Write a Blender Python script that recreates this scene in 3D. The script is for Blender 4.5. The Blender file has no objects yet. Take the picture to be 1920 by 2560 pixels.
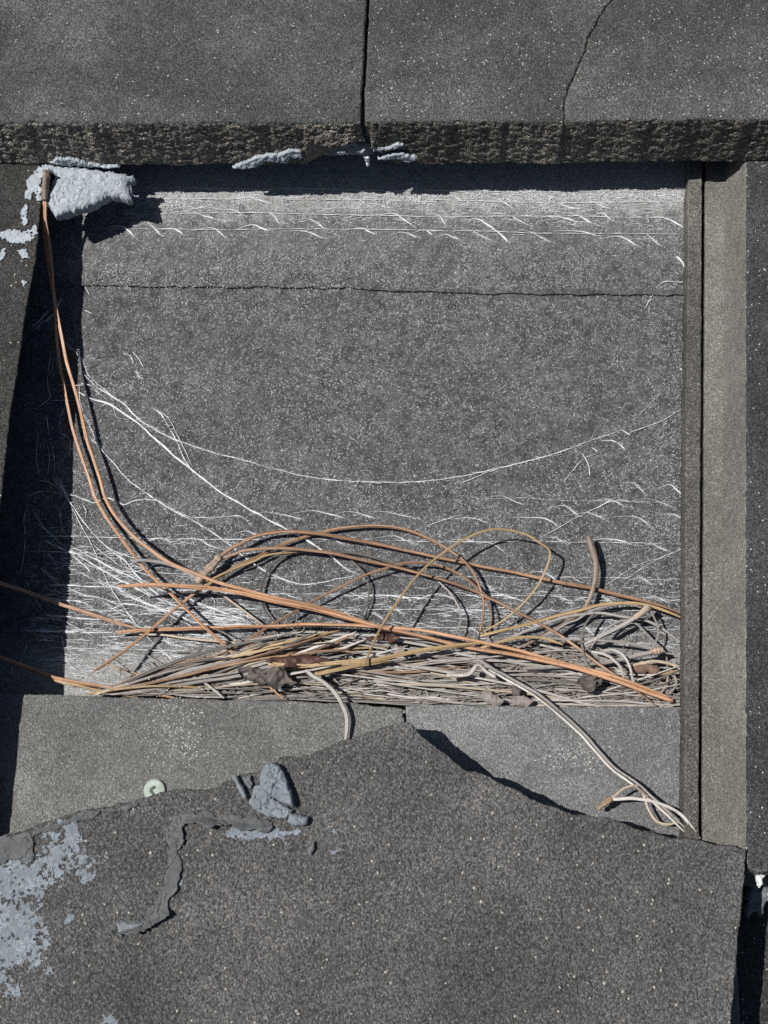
import bpy, math, random
import numpy as np
from mathutils import Vector

random.seed(7)
rng = np.random.default_rng(11)
MM = 0.001
scene = bpy.context.scene

# ------------------------------------------------------------------ camera
TILT = math.radians(15.5)      # the photographer leans in from the downslope side
FPX = 3000.0                   # focal length in pixels of a 1920 px wide picture
DIST = FPX / 5.5               # distance to the underlayment, millimetres
cam_d = bpy.data.cameras.new("camera")
cam_d.sensor_fit = 'HORIZONTAL'
cam_d.sensor_width = 36.0
cam_d.lens = 36.0 * FPX / 1920.0
cam_d.clip_start = 0.01
cam_d.clip_end = 100.0
cam = bpy.data.objects.new("camera", cam_d)
scene.collection.objects.link(cam)
cam.location = (0, -DIST * math.sin(TILT) * MM, DIST * math.cos(TILT) * MM)
cam.rotation_euler = (TILT, 0, 0)
scene.camera = cam

# ------------------------------------------------------------------ sky and sun
SUN_CX, SUN_CY = 0.56, 0.05   # millimetres a shadow runs (right, down) per millimetre of height
sun_dir = Vector((-SUN_CX, SUN_CY, 1.0)).normalized()
world = bpy.data.worlds.new("World")
scene.world = world
world.use_nodes = True
wn = world.node_tree
wn.nodes.clear()
sky = wn.nodes.new("ShaderNodeTexSky")
sky.sky_type = 'NISHITA'
sky.sun_disc = False
sky.sun_elevation = math.asin(sun_dir.z)
sky.sun_rotation = math.atan2(sun_dir.x, sun_dir.y)
bg = wn.nodes.new("ShaderNodeBackground")
bg.inputs['Strength'].default_value = 0.05
wo = wn.nodes.new("ShaderNodeOutputWorld")
wn.links.new(sky.outputs[0], bg.inputs[0])
wn.links.new(bg.outputs[0], wo.inputs[0])

sun_d = bpy.data.lights.new("sun", 'SUN')
sun_d.energy = 5.0
sun_d.angle = math.radians(0.5)
sun_d.color = (1.0, 0.98, 0.95)
sun = bpy.data.objects.new("sun", sun_d)
scene.collection.objects.link(sun)
sun.location = (-0.6, 0.1, 1.2)
sun.rotation_euler = sun_dir.to_track_quat('Z', 'Y').to_euler()

scene.view_settings.view_transform = 'Standard'
scene.view_settings.look = 'None'
scene.view_settings.gamma = 1.0
scene.view_settings.exposure = 0.25
scene.view_settings.use_curve_mapping = False
scene.cycles.max_bounces = 3
scene.cycles.diffuse_bounces = 2
scene.cycles.use_denoising = False

# ------------------------------------------------------------------ geometry of the place
CAMP = np.array([0.0, -DIST * math.sin(TILT), DIST * math.cos(TILT)])
SLOPE = 0.08                   # tiles ride up towards their noses


def ray(px, py):
    u = (px - 960.0) / FPX
    v = (1280.0 - py) / FPX
    return np.array([u, math.sin(TILT) + v * math.cos(TILT), -math.cos(TILT) + v * math.sin(TILT)])


class Plane:
    """z = z0 + s * (y0 - y): a surface rising downslope"""
    def __init__(self, z0, y0=0.0, s=0.0):
        self.z0, self.y0, self.s = z0, y0, s

    def z(self, x, y):
        return self.z0 + self.s * (self.y0 - y)

    def at(self, px, py):
        d = ray(px, py)
        t = (self.z0 + self.s * (self.y0 - CAMP[1]) - CAMP[2]) / (d[2] + self.s * d[1])
        return CAMP + t * d

    def up(self, dz):
        return Plane(self.z0 + dz, self.y0, self.s)


class Face:
    """the front of the noses as a working plane: u = x, v = distance up the face, h = out of it"""
    def __init__(self, y_top, z_top, y_bot, z_bot):
        self.o = np.array([0.0, y_bot, z_bot])
        self.v = np.array([0.0, y_top - y_bot, z_top - z_bot])
        self.v /= np.linalg.norm(self.v)
        self.n = np.cross([1.0, 0, 0], self.v)

    def at(self, px, py):
        d = ray(px, py)
        t = np.dot(self.o - CAMP, self.n) / np.dot(d, self.n)
        p = CAMP + t * d
        return np.array([p[0], np.dot(p - self.o, self.v), 0.0])

    def z(self, x, y):
        return np.zeros_like(np.asarray(x, float))

    def map(self, v):
        return self.o + np.outer(v[:, 0], [1.0, 0, 0]) + np.outer(v[:, 1], self.v) + np.outer(v[:, 2], self.n)


def at(px, py, z):
    return Plane(z).at(px, py)


FLOOR = Plane(0.0)
LAP = Plane(1.5)
SIDE = Plane(24.0, at(960, 405, 24)[1], SLOPE)        # tiles left and right of the hole
FLANGE = SIDE.up(-16.5)
UNDER = Plane(20.5, at(960, 1750, 20.5)[1], SLOPE)     # heads of the course below
BROKEN = UNDER.up(26.0)
UPPER = Plane(52.0, at(960, 307, 52)[1], SLOPE)
NOSE_FLARE = at(960, 307, 52)[1] - at(960, 410, 24.5)[1]

# crops of the picture used while measuring: name -> (x0, y0, scale)
CROP = {'S': (0, 0, 1.0), '1': (0, 0, 1.728), '2': (960, 0, 1.728), 'A': (0, 1200, 2.592), 'B': (600, 1250, 2.592),
        'C': (1200, 1250, 2.304), 'D': (0, 600, 2.592), 'E': (1240, 1700, 2.44), 'F': (540, 1700, 2.37),
        'G': (1780, 2080, 4.607), 'H': (0, 1700, 2.572), 'K': (40, 360, 3.77), 'L': (640, 280, 3.606),
        'M': (560, 1560, 3.77), 'N': (1150, 1560, 2.911), 'P': (0, 2050, 4.147)}


def px(crop, pts):
    x0, y0, s = CROP[crop]
    return [(x0 + p[0] / s, y0 + p[1] / s) + tuple(p[2:]) for p in pts]


# ------------------------------------------------------------------ noise
def _h(i, j, k, seed):
    n = (i.astype(np.int64) * 374761393 + j.astype(np.int64) * 668265263 + k.astype(np.int64) * 2147483647 + seed * 974711) & 0xFFFFFFFF
    n = ((n ^ (n >> 13)) * 1274126177) & 0xFFFFFFFF
    n = ((n ^ (n >> 16)) * 2246822519) & 0xFFFFFFFF
    return ((n ^ (n >> 15)) & 0xFFFFFF) / float(0xFFFFFF)


def _hs(i, j, k, seed):
    n = (i * 374761393 + j * 668265263 + k * 2147483647 + seed * 974711) & 0xFFFFFFFF
    n = ((n ^ (n >> 13)) * 1274126177) & 0xFFFFFFFF
    n = ((n ^ (n >> 16)) * 2246822519) & 0xFFFFFFFF
    return ((n ^ (n >> 15)) & 0xFFFFFF) / 16777215.0


def vns(x, y, z, seed):
    i, j, k = math.floor(x), math.floor(y), math.floor(z)
    fx, fy, fz = x - i, y - j, z - k
    fx, fy, fz = fx * fx * (3 - 2 * fx), fy * fy * (3 - 2 * fy), fz * fz * (3 - 2 * fz)
    r = 0.0
    for c, wz in ((0, 1 - fz), (1, fz)):
        if wz == 0.0:
            continue
        for b, wy in ((0, 1 - fy), (1, fy)):
            r += wz * wy * ((1 - fx) * _hs(i, j + b, k + c, seed) + fx * _hs(i + 1, j + b, k + c, seed))
    return r * 2 - 1


def vn(x, y, z=0.0, seed=0):
    if not (isinstance(x, np.ndarray) or isinstance(y, np.ndarray) or isinstance(z, np.ndarray)):
        return vns(float(x), float(y), float(z), int(seed))
    x, y, z = np.broadcast_arrays(np.asarray(x, float), np.asarray(y, float), np.asarray(z, float))
    i, j, k = np.floor(x), np.floor(y), np.floor(z)
    fx, fy, fz = x - i, y - j, z - k
    fx, fy, fz = [f * f * (3 - 2 * f) for f in (fx, fy, fz)]
    r = 0
    for a in (0, 1):
        for b in (0, 1):
            for c in (0, 1):
                w = (fx if a else 1 - fx) * (fy if b else 1 - fy) * (fz if c else 1 - fz)
                r = r + w * _h(i + a, j + b, k + c, seed)
    return r * 2 - 1


def fbm(x, y, z=0.0, octv=4, seed=0, gain=0.5):
    r, a, f = 0, 1.0, 1.0
    for o in range(octv):
        r = r + a * vn(x * f, y * f, z * f, seed + o * 17)
        a *= gain
        f *= 2.03
    return r


def cell_edge(x, y, seed=0):
    """distance to the border of a jittered cell pattern"""
    x, y = np.asarray(x, float), np.asarray(y, float)
    i, j = np.floor(x), np.floor(y)
    z = np.zeros_like(i)
    ds = []
    for a in (-1, 0, 1):
        for b in (-1, 0, 1):
            ci, cj = i + a, j + b
            cx = ci + 0.1 + 0.8 * _h(ci, cj, z, seed)
            cy = cj + 0.1 + 0.8 * _h(ci, cj, z + 5, seed)
            ds.append(np.hypot(x - cx, y - cy))
    ds = np.sort(np.stack(ds), axis=0)
    return ds[1] - ds[0]


# ------------------------------------------------------------------ objects
ORIGIN = {}


def wpos(o):
    p = Vector(o.location)
    while o.parent:
        o = o.parent
        p = p + Vector(o.location)
    return p


def tag(o, label=None, cat=None, group=None, kind=None):
    if label: o["label"] = label
    if cat: o["category"] = cat
    if group: o["group"] = group
    if kind: o["kind"] = kind
    return o


def link(o, parent, origin):
    scene.collection.objects.link(o)
    org = Vector(origin) * MM
    if parent is not None:
        o.parent = parent
        o.location = org - wpos(parent)
    else:
        o.location = org
    return o


def empty(name, origin, parent=None):
    o = bpy.data.objects.new(name, None)
    o.empty_display_size = 0.01
    return link(o, parent, origin)


def mesh(name, verts, faces, mat, parent=None, smooth=True, flat_faces=None, uvs=None, origin=None):
    v = np.asarray(verts, float)
    if origin is None:
        lo, hi = v.min(0), v.max(0)
        origin = np.array([(lo[0] + hi[0]) / 2, (lo[1] + hi[1]) / 2, lo[2]])
    me = bpy.data.meshes.new(name)
    me.from_pydata(((v - origin) * MM).tolist(), [], [tuple(int(i) for i in f) for f in faces])
    n = len(me.polygons)
    sm = np.full(n, bool(smooth))
    if flat_faces is not None:
        sm[list(flat_faces)] = False
    me.polygons.foreach_set("use_smooth", sm)
    if uvs is not None:
        uvl = me.uv_layers.new(name="UVMap")
        li = np.zeros(len(me.loops), dtype=np.int32)
        me.loops.foreach_get("vertex_index", li)
        uvl.data.foreach_set("uv", np.asarray(uvs, np.float32)[li].ravel())
    me.materials.append(mat)
    me.update()
    o = bpy.data.objects.new(name, me)
    return link(o, parent, origin)


# ------------------------------------------------------------------ materials
def nodes(name):
    m = bpy.data.materials.new(name)
    m.use_nodes = True
    nt = m.node_tree
    nt.nodes.clear()
    out = nt.nodes.new("ShaderNodeOutputMaterial")
    b = nt.nodes.new("ShaderNodeBsdfPrincipled")
    nt.links.new(b.outputs[0], out.inputs[0])
    return m, nt, b


def nd(nt, typ, ins=None, **props):
    n = nt.nodes.new("ShaderNode" + typ)
    for k, v in props.items():
        setattr(n, k, v)
    for k, v in (ins or {}).items():
        if isinstance(v, bpy.types.NodeSocket):
            nt.links.new(v, n.inputs[k])
        else:
            n.inputs[k].default_value = v
    return n


def ramp(nt, fac, stops):
    n = nt.nodes.new("ShaderNodeValToRGB")
    cr = n.color_ramp
    while len(cr.elements) < len(stops):
        cr.elements.new(0.5)
    for e, (p, c) in zip(cr.elements, stops):
        e.position = p
        e.color = c if len(c) == 4 else (c[0], c[1], c[2], 1)
    nt.links.new(fac, n.inputs[0])
    return n.outputs[0]


def g(v):
    return (v, v, v, 1)


def mixc(nt, fac, a, b, mode='MIX'):
    n = nt.nodes.new("ShaderNodeMix")
    n.data_type = 'RGBA'
    n.blend_type = mode
    for sock, v in ((n.inputs[0], fac), (n.inputs[6], a), (n.inputs[7], b)):
        if isinstance(v, bpy.types.NodeSocket):
            nt.links.new(v, sock)
        elif sock == n.inputs[0]:
            sock.default_value = v
        else:
            sock.default_value = v if len(v) == 4 else (v[0], v[1], v[2], 1)
    return n.outputs[2]


def math_(nt, op, a, b=0.0, clamp=False):
    n = nt.nodes.new("ShaderNodeMath")
    n.operation = op
    n.use_clamp = clamp
    for i, v in enumerate((a, b)):
        if isinstance(v, bpy.types.NodeSocket):
            nt.links.new(v, n.inputs[i])
        else:
            n.inputs[i].default_value = v
    return n.outputs[0]


def concrete(name, dark, light, grain=1500.0, bump=0.7, specks=0.99, speck_col=(0.5, 0.49, 0.46), blotch=0.35, grit=0.6,
             bloom=(0.2, 0.2, 0.2), bloom_amt=0.4, bloom_seed=0.0, dist=0.0007, gap=0.5, pits=0.55):
    """sanded concrete: grains with dark gaps between them, a few pale grains, mottled bloom"""
    m, nt, b = nodes(name)
    tc = nd(nt, "TexCoord").outputs['Object']
    co = nd(nt, "Mapping", {'Vector': tc, 'Location': (bloom_seed, bloom_seed * 0.7, 0)}).outputs[0]
    big = nd(nt, "TexNoise", {'Vector': co, 'Scale': 19.0, 'Detail': 4.0, 'Roughness': 0.66}).outputs[0]
    mid = nd(nt, "TexNoise", {'Vector': co, 'Scale': 120.0, 'Detail': 3.0, 'Roughness': 0.75}).outputs[0]
    fine = nd(nt, "TexNoise", {'Vector': co, 'Scale': grain * 0.6, 'Detail': 1.0, 'Roughness': 0.8}).outputs[0]
    vor = nd(nt, "TexVoronoi", {'Vector': co, 'Scale': grain, 'Randomness': 1.0})
    sep = nd(nt, "SeparateColor", {0: vor.outputs['Color']})
    rnd, rnd2 = sep.outputs[0], sep.outputs[1]
    f = math_(nt, 'ADD', math_(nt, 'MULTIPLY', big, blotch), math_(nt, 'MULTIPLY', mid, 1.0 - blotch))
    base = ramp(nt, f, [(0.36, dark), (0.64, light)])
    cloud = nd(nt, "TexNoise", {'Vector': co, 'Scale': 9.0, 'Detail': 3.0, 'Roughness': 0.6}).outputs[0]
    base = mixc(nt, 1.0, base, ramp(nt, cloud, [(0.33, g(0.74)), (0.66, g(1.24))]), 'MULTIPLY')
    bl = ramp(nt, big, [(0.5, g(0)), (0.7, g(bloom_amt))])
    base = mixc(nt, math_(nt, 'MULTIPLY', bl, ramp(nt, mid, [(0.35, g(0.3)), (0.65, g(1))])), base, bloom)
    gr = ramp(nt, rnd, [(0.0, g(1.0 - grit)), (0.5, g(1.0)), (0.85, g(1.0 + grit)), (1.0, g(1.0 + grit * 2.4))])
    base = mixc(nt, 1.0, base, gr, 'MULTIPLY')
    dk = ramp(nt, vor.outputs['Distance'], [(0.38, g(1.0)), (0.66, g(gap))])
    base = mixc(nt, 1.0, base, dk, 'MULTIPLY')
    pit = ramp(nt, fine, [(0.3, g(pits)), (0.45, g(1.0)), (0.68, g(1.2))])
    base = mixc(nt, 1.0, base, pit, 'MULTIPLY')
    base = mixc(nt, math_(nt, 'MULTIPLY', math_(nt, 'GREATER_THAN', rnd2, specks), 0.8), base, speck_col)
    nt.links.new(base, b.inputs['Base Color'])
    b.inputs['Roughness'].default_value = 0.92
    b.inputs['Specular IOR Level'].default_value = 0.25
    hgt = math_(nt, 'ADD', math_(nt, 'MULTIPLY', vor.outputs['Distance'], -0.8), math_(nt, 'MULTIPLY', fine, 1.3))
    bp = nd(nt, "Bump", {'Height': hgt, 'Strength': bump, 'Distance': dist})
    nt.links.new(bp.outputs[0], b.inputs['Normal'])
    return m


M = {}
M['upper'] = concrete('charcoal tile', (0.0532, 0.0543, 0.0527), (0.0836, 0.0836, 0.0827), 1900, 0.7, 0.9965, bloom=(0.1714, 0.1735, 0.1716), bloom_amt=0.55, grit=0.42)
M['upper_b'] = concrete('charcoal tile cracked', (0.0545, 0.0539, 0.0507), (0.0858, 0.0828, 0.0790), 1900, 0.7, 0.993, bloom=(0.1633, 0.1615, 0.1561), bloom_amt=0.5, bloom_seed=0.31, grit=0.42)
M['nose'] = concrete('weathered light lifted nose', (0.1447, 0.1291, 0.1071), (0.2458, 0.2198, 0.1813), 1300, 0.8, 0.995, grit=0.4, bloom_amt=0.1, dist=0.001)  # base colour raised to stand in for light the nose face misses
M['left'] = concrete('brown charcoal tile', (0.0366, 0.0347, 0.0314), (0.0565, 0.0544, 0.0503), 1700, 0.8, 0.9965, grit=0.45, bloom=(0.0880, 0.0858, 0.0817), bloom_amt=0.35, bloom_seed=0.7)
M['right'] = concrete('dark tile', (0.0426, 0.0439, 0.0439), (0.0684, 0.0698, 0.0684), 1800, 0.8, 0.992, grit=0.42, bloom=(0.1201, 0.1201, 0.1201), bloom_amt=0.3, bloom_seed=1.3)
M['broken'] = concrete('coarse worn tile', (0.0789, 0.0760, 0.0722), (0.1129, 0.1083, 0.1025), 1350, 0.85, 0.9965, (0.4045, 0.3866, 0.3514), grit=0.33, bloom=(0.1709, 0.1638, 0.1558), bloom_amt=0.4, bloom_seed=2.1, gap=0.6, blotch=0.6)
M['under_a'] = concrete('sheltered tile head', (0.1231, 0.1205, 0.1138), (0.1622, 0.1592, 0.1518), 1900, 0.55, 0.9965, (0.3568, 0.3538, 0.3310), grit=0.3, bloom=(0.2137, 0.2112, 0.2006), bloom_amt=0.5, bloom_seed=3.3, gap=0.75, pits=0.75)
M['under_b'] = concrete('sheltered grey tile head', (0.1253, 0.1262, 0.1243), (0.1655, 0.1648, 0.1614), 2000, 0.55, 0.995, (0.3787, 0.3730, 0.3542), grit=0.3, bloom=(0.2133, 0.2128, 0.2086), bloom_amt=0.45, bloom_seed=4.1, gap=0.75, pits=0.75)
M['flange'] = concrete('sheltered tile flange', (0.1132, 0.1084, 0.0963), (0.1498, 0.1430, 0.1281), 2000, 0.4, 0.9965, (0.3244, 0.3146, 0.2844), grit=0.3, bloom=(0.1888, 0.1811, 0.1634), bloom_amt=0.5, bloom_seed=5.2, gap=0.75, pits=0.75)
M['rib'] = concrete('tile rib', (0.0862, 0.0818, 0.0728), (0.1176, 0.1109, 0.1008), 1800, 0.55, 0.995, (0.2778, 0.2710, 0.2464), grit=0.38, bloom_seed=6.2, bloom=(0.1478, 0.1400, 0.1266), gap=0.65)


def sealant_mat(name, a, bcol, dirt, dirt_lo=0.45):
    m, nt, b = nodes(name)
    tc = nd(nt, "TexCoord").outputs['Object']
    n1 = nd(nt, "TexNoise", {'Vector': tc, 'Scale': 140.0, 'Detail': 5.0, 'Roughness': 0.65}).outputs[0]
    n2 = nd(nt, "TexNoise", {'Vector': tc, 'Scale': 800.0, 'Detail': 3.0, 'Roughness': 0.7}).outputs[0]
    cr = nd(nt, "TexVoronoi", {'Vector': tc, 'Scale': 330.0}, feature='DISTANCE_TO_EDGE').outputs[0]
    col = ramp(nt, n1, [(0.3, a), (0.7, bcol)])
    col = mixc(nt, ramp(nt, n2, [(dirt_lo, g(0)), (dirt_lo + 0.2, g(0.45))]), col, dirt)
    col = mixc(nt, math_(nt, 'MULTIPLY', ramp(nt, cr, [(0.0, g(0.8)), (0.05, g(0))]), ramp(nt, n1, [(0.42, g(0)), (0.55, g(1))])), col, tuple(v * 0.35 for v in dirt))
    nt.links.new(col, b.inputs['Base Color'])
    b.inputs['Roughness'].default_value = 0.85
    b.inputs['Specular IOR Level'].default_value = 0.2
    bp = nd(nt, "Bump", {'Height': math_(nt, 'ADD', n1, math_(nt, 'MULTIPLY', n2, 0.25)), 'Strength': 0.6, 'Distance': 0.001})
    nt.links.new(bp.outputs[0], b.inputs['Normal'])
    return m


M['seal'] = sealant_mat('pale blue grey sealant', (0.25, 0.28, 0.305), (0.4, 0.435, 0.46), (0.17, 0.19, 0.205), 0.48)
M['seal_dark'] = sealant_mat('weathered grey sealant', (0.095, 0.1, 0.104), (0.165, 0.175, 0.182), (0.075, 0.077, 0.076))
M['seal_bead'] = sealant_mat('dirty sealant bead', (0.07, 0.071, 0.071), (0.125, 0.128, 0.129), (0.06, 0.06, 0.059))
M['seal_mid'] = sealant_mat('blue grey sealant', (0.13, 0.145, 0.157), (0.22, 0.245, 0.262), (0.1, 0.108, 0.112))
M['seal_film'] = sealant_mat('thin sealant film', (0.12, 0.135, 0.15), (0.26, 0.3, 0.335), (0.09, 0.09, 0.088), 0.4)
M['mortar'] = sealant_mat('white mortar', (0.5, 0.52, 0.51), (0.66, 0.67, 0.65), (0.4, 0.41, 0.4), 0.55)


def felt():
    m, nt, b = nodes('mineral felt underlayment')
    geo = nd(nt, "NewGeometry").outputs['Position']
    y = nd(nt, "SeparateXYZ", {0: geo}).outputs[1]
    grain = nd(nt, "TexVoronoi", {'Vector': geo, 'Scale': 1500.0})
    rnd = nd(nt, "SeparateColor", {0: grain.outputs['Color']}).outputs[0]
    mid = nd(nt, "TexNoise", {'Vector': geo, 'Scale': 160.0, 'Detail': 5.0, 'Roughness': 0.7}).outputs[0]
    big = nd(nt, "TexNoise", {'Vector': geo, 'Scale': 28.0, 'Detail': 4.0, 'Roughness': 0.6}).outputs[0]
    fine = nd(nt, "TexNoise", {'Vector': geo, 'Scale': 1900.0, 'Detail': 2.0, 'Roughness': 0.7}).outputs[0]
    fib = nd(nt, "TexNoise", {'Vector': geo, 'Scale': 520.0, 'Detail': 5.0, 'Roughness': 0.75, 'Distortion': 2.2}).outputs[0]
    base = ramp(nt, mid, [(0.35, (0.045, 0.045, 0.045)), (0.65, (0.078, 0.078, 0.078))])
    base = mixc(nt, 1.0, base, ramp(nt, rnd, [(0, g(0.5)), (0.6, g(1.0)), (0.9, g(1.5)), (1, g(2.3))]), 'MULTIPLY')
    # grey dust settled along the bottom of the pocket and along the head
    yj = math_(nt, 'ADD', y, math_(nt, 'MULTIPLY', math_(nt, 'SUBTRACT', mid, 0.5), 0.035))
    low = ramp(nt, math_(nt, 'MULTIPLY', math_(nt, 'ADD', yj, 0.1), 10.0), [(0.28, g(0.85)), (0.45, g(0.0))])
    top = ramp(nt, math_(nt, 'MULTIPLY', math_(nt, 'SUBTRACT', yj, 0.1), 10.0), [(0.12, g(0.0)), (0.46, g(0.2)), (0.6, g(0.95))])
    dust = math_(nt, 'MAXIMUM', low, top)
    base = mixc(nt, math_(nt, 'MULTIPLY', dust, ramp(nt, fib, [(0.38, g(0.2)), (0.6, g(1))])), base, (0.36, 0.355, 0.34))
    web = ramp(nt, math_(nt, 'ABSOLUTE', math_(nt, 'SUBTRACT', fib, 0.5)), [(0.0, g(0.5)), (0.022, g(0.0))])
    web = math_(nt, 'MULTIPLY', web, ramp(nt, math_(nt, 'ADD', math_(nt, 'MULTIPLY', big, 0.5), math_(nt, 'MULTIPLY', mid, 0.5)), [(0.42, g(0.15)), (0.6, g(1))]))
    base = mixc(nt, web, base, (0.5, 0.5, 0.48))
    nt.links.new(base, b.inputs['Base Color'])
    b.inputs['Roughness'].default_value = 0.9
    b.inputs['Specular IOR Level'].default_value = 0.2
    hgt = math_(nt, 'ADD', math_(nt, 'MULTIPLY', grain.outputs['Distance'], -0.7), math_(nt, 'ADD', fine, mid))
    bp = nd(nt, "Bump", {'Height': hgt, 'Strength': 0.6, 'Distance': 0.0006})
    nt.links.new(bp.outputs[0], b.inputs['Normal'])
    return m


M['felt'] = felt()


def plain(name, col, rough=0.8, spec=0.3):
    m, nt, b = nodes(name)
    tc = nd(nt, "TexCoord").outputs['Object']
    n1 = nd(nt, "TexNoise", {'Vector': tc, 'Scale': 300.0, 'Detail': 4.0, 'Roughness': 0.6}).outputs[0]
    c = ramp(nt, n1, [(0.3, tuple(v * 0.75 for v in col)), (0.7, tuple(min(1, v * 1.15) for v in col))])
    nt.links.new(c, b.inputs['Base Color'])
    b.inputs['Roughness'].default_value = rough
    b.inputs['Specular IOR Level'].default_value = spec
    return m


M['lime'] = plain('lime grains', (0.5, 0.49, 0.46), 0.9)
M['deck'] = plain('roof deck boards', (0.2, 0.15, 0.1))
M['silk'] = plain('spider silk', (0.58, 0.59, 0.6), 0.6)
M['screw'] = plain('coated screw', (0.3, 0.35, 0.3), 0.6, 0.3)
M['screw_dark'] = plain('screw recess', (0.05, 0.055, 0.05), 0.6)  # dark tone painted for the shaded part of the screw's slot


def needle_mat(name, a, bcol, streak, spots=0.0, rough=0.45):
    """pine needle: streaks along its length (UV: u round it, v along it in mm)"""
    m, nt, b = nodes(name)
    uv = nd(nt, "TexCoord").outputs['UV']
    info = nd(nt, "ObjectInfo").outputs['Random']
    off = nd(nt, "CombineXYZ", {0: 0.0, 1: 0.0, 2: math_(nt, 'MULTIPLY', info, 40.0)}).outputs[0]
    v1 = nd(nt, "VectorMath", {0: nd(nt, "VectorMath", {0: uv, 1: (7.0, 0.05, 0.0)}, operation='MULTIPLY').outputs[0], 1: off}, operation='ADD').outputs[0]
    s1 = nd(nt, "TexNoise", {'Vector': v1, 'Scale': 1.0, 'Detail': 3.0, 'Roughness': 0.6}).outputs[0]
    v2 = nd(nt, "VectorMath", {0: nd(nt, "VectorMath", {0: uv, 1: (2.5, 0.6, 0.0)}, operation='MULTIPLY').outputs[0], 1: off}, operation='ADD').outputs[0]
    s2 = nd(nt, "TexNoise", {'Vector': v2, 'Scale': 1.0, 'Detail': 4.0, 'Roughness': 0.7}).outputs[0]
    col = ramp(nt, s1, [(0.3, a), (0.65, bcol)])
    col = mixc(nt, ramp(nt, s2, [(0.55, g(0)), (0.72, g(spots))]), col, streak)
    var = ramp(nt, info, [(0, g(0.75)), (1, g(1.2))])
    col = mixc(nt, 1.0, col, var, 'MULTIPLY')
    nt.links.new(col, b.inputs['Base Color'])
    b.inputs['Roughness'].default_value = rough
    b.inputs['Specular IOR Level'].default_value = 0.45
    bp = nd(nt, "Bump", {'Height': s1, 'Strength': 0.7, 'Distance': 0.0004})
    nt.links.new(bp.outputs[0], b.inputs['Normal'])
    return m


M['orange'] = needle_mat('fresh fallen needle', (0.22, 0.115, 0.06), (0.43, 0.24, 0.135), (0.08, 0.042, 0.028), 0.7)
M['brown'] = needle_mat('brown needle', (0.14, 0.078, 0.045), (0.31, 0.185, 0.11), (0.05, 0.03, 0.022), 0.8)
M['gold'] = needle_mat('golden needle', (0.22, 0.145, 0.065), (0.38, 0.27, 0.14), (0.09, 0.06, 0.035), 0.65)
M['tan'] = needle_mat('tan needle', (0.27, 0.215, 0.155), (0.43, 0.36, 0.275), (0.09, 0.07, 0.055), 0.75, 0.7)
M['grey'] = needle_mat('weathered grey needle', (0.16, 0.143, 0.13), (0.34, 0.31, 0.285), (0.06, 0.052, 0.047), 0.85, 0.75)
M['pale'] = needle_mat('bleached needle', (0.28, 0.255, 0.23), (0.5, 0.47, 0.43), (0.09, 0.078, 0.07), 0.8, 0.75)
M['dark'] = needle_mat('old and gap shade needle', (0.07, 0.06, 0.053), (0.16, 0.145, 0.13), (0.035, 0.03, 0.026), 0.6, 0.75)
M['litter'] = needle_mat('broken needle litter', (0.09, 0.078, 0.07), (0.45, 0.41, 0.37), (0.05, 0.042, 0.037), 0.8, 0.75)
M['sheath'] = needle_mat('broken sheath', (0.16, 0.1, 0.055), (0.36, 0.25, 0.15), (0.06, 0.04, 0.028), 0.95, 0.8)
M['bark'] = needle_mat('papery sheath', (0.12, 0.085, 0.065), (0.36, 0.28, 0.21), (0.05, 0.035, 0.03), 0.95, 0.8)
M['leaf'] = plain('dry maroon leaf', (0.07, 0.036, 0.028), 0.6)
M['leaf_dark'] = plain('rotted dark leaf', (0.1, 0.085, 0.075), 0.7)
M['pod'] = plain('pinkish grey husk', (0.24, 0.2, 0.18), 0.85)
M['barkchip'] = plain('red brown bark', (0.17, 0.105, 0.08), 0.9)


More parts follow.
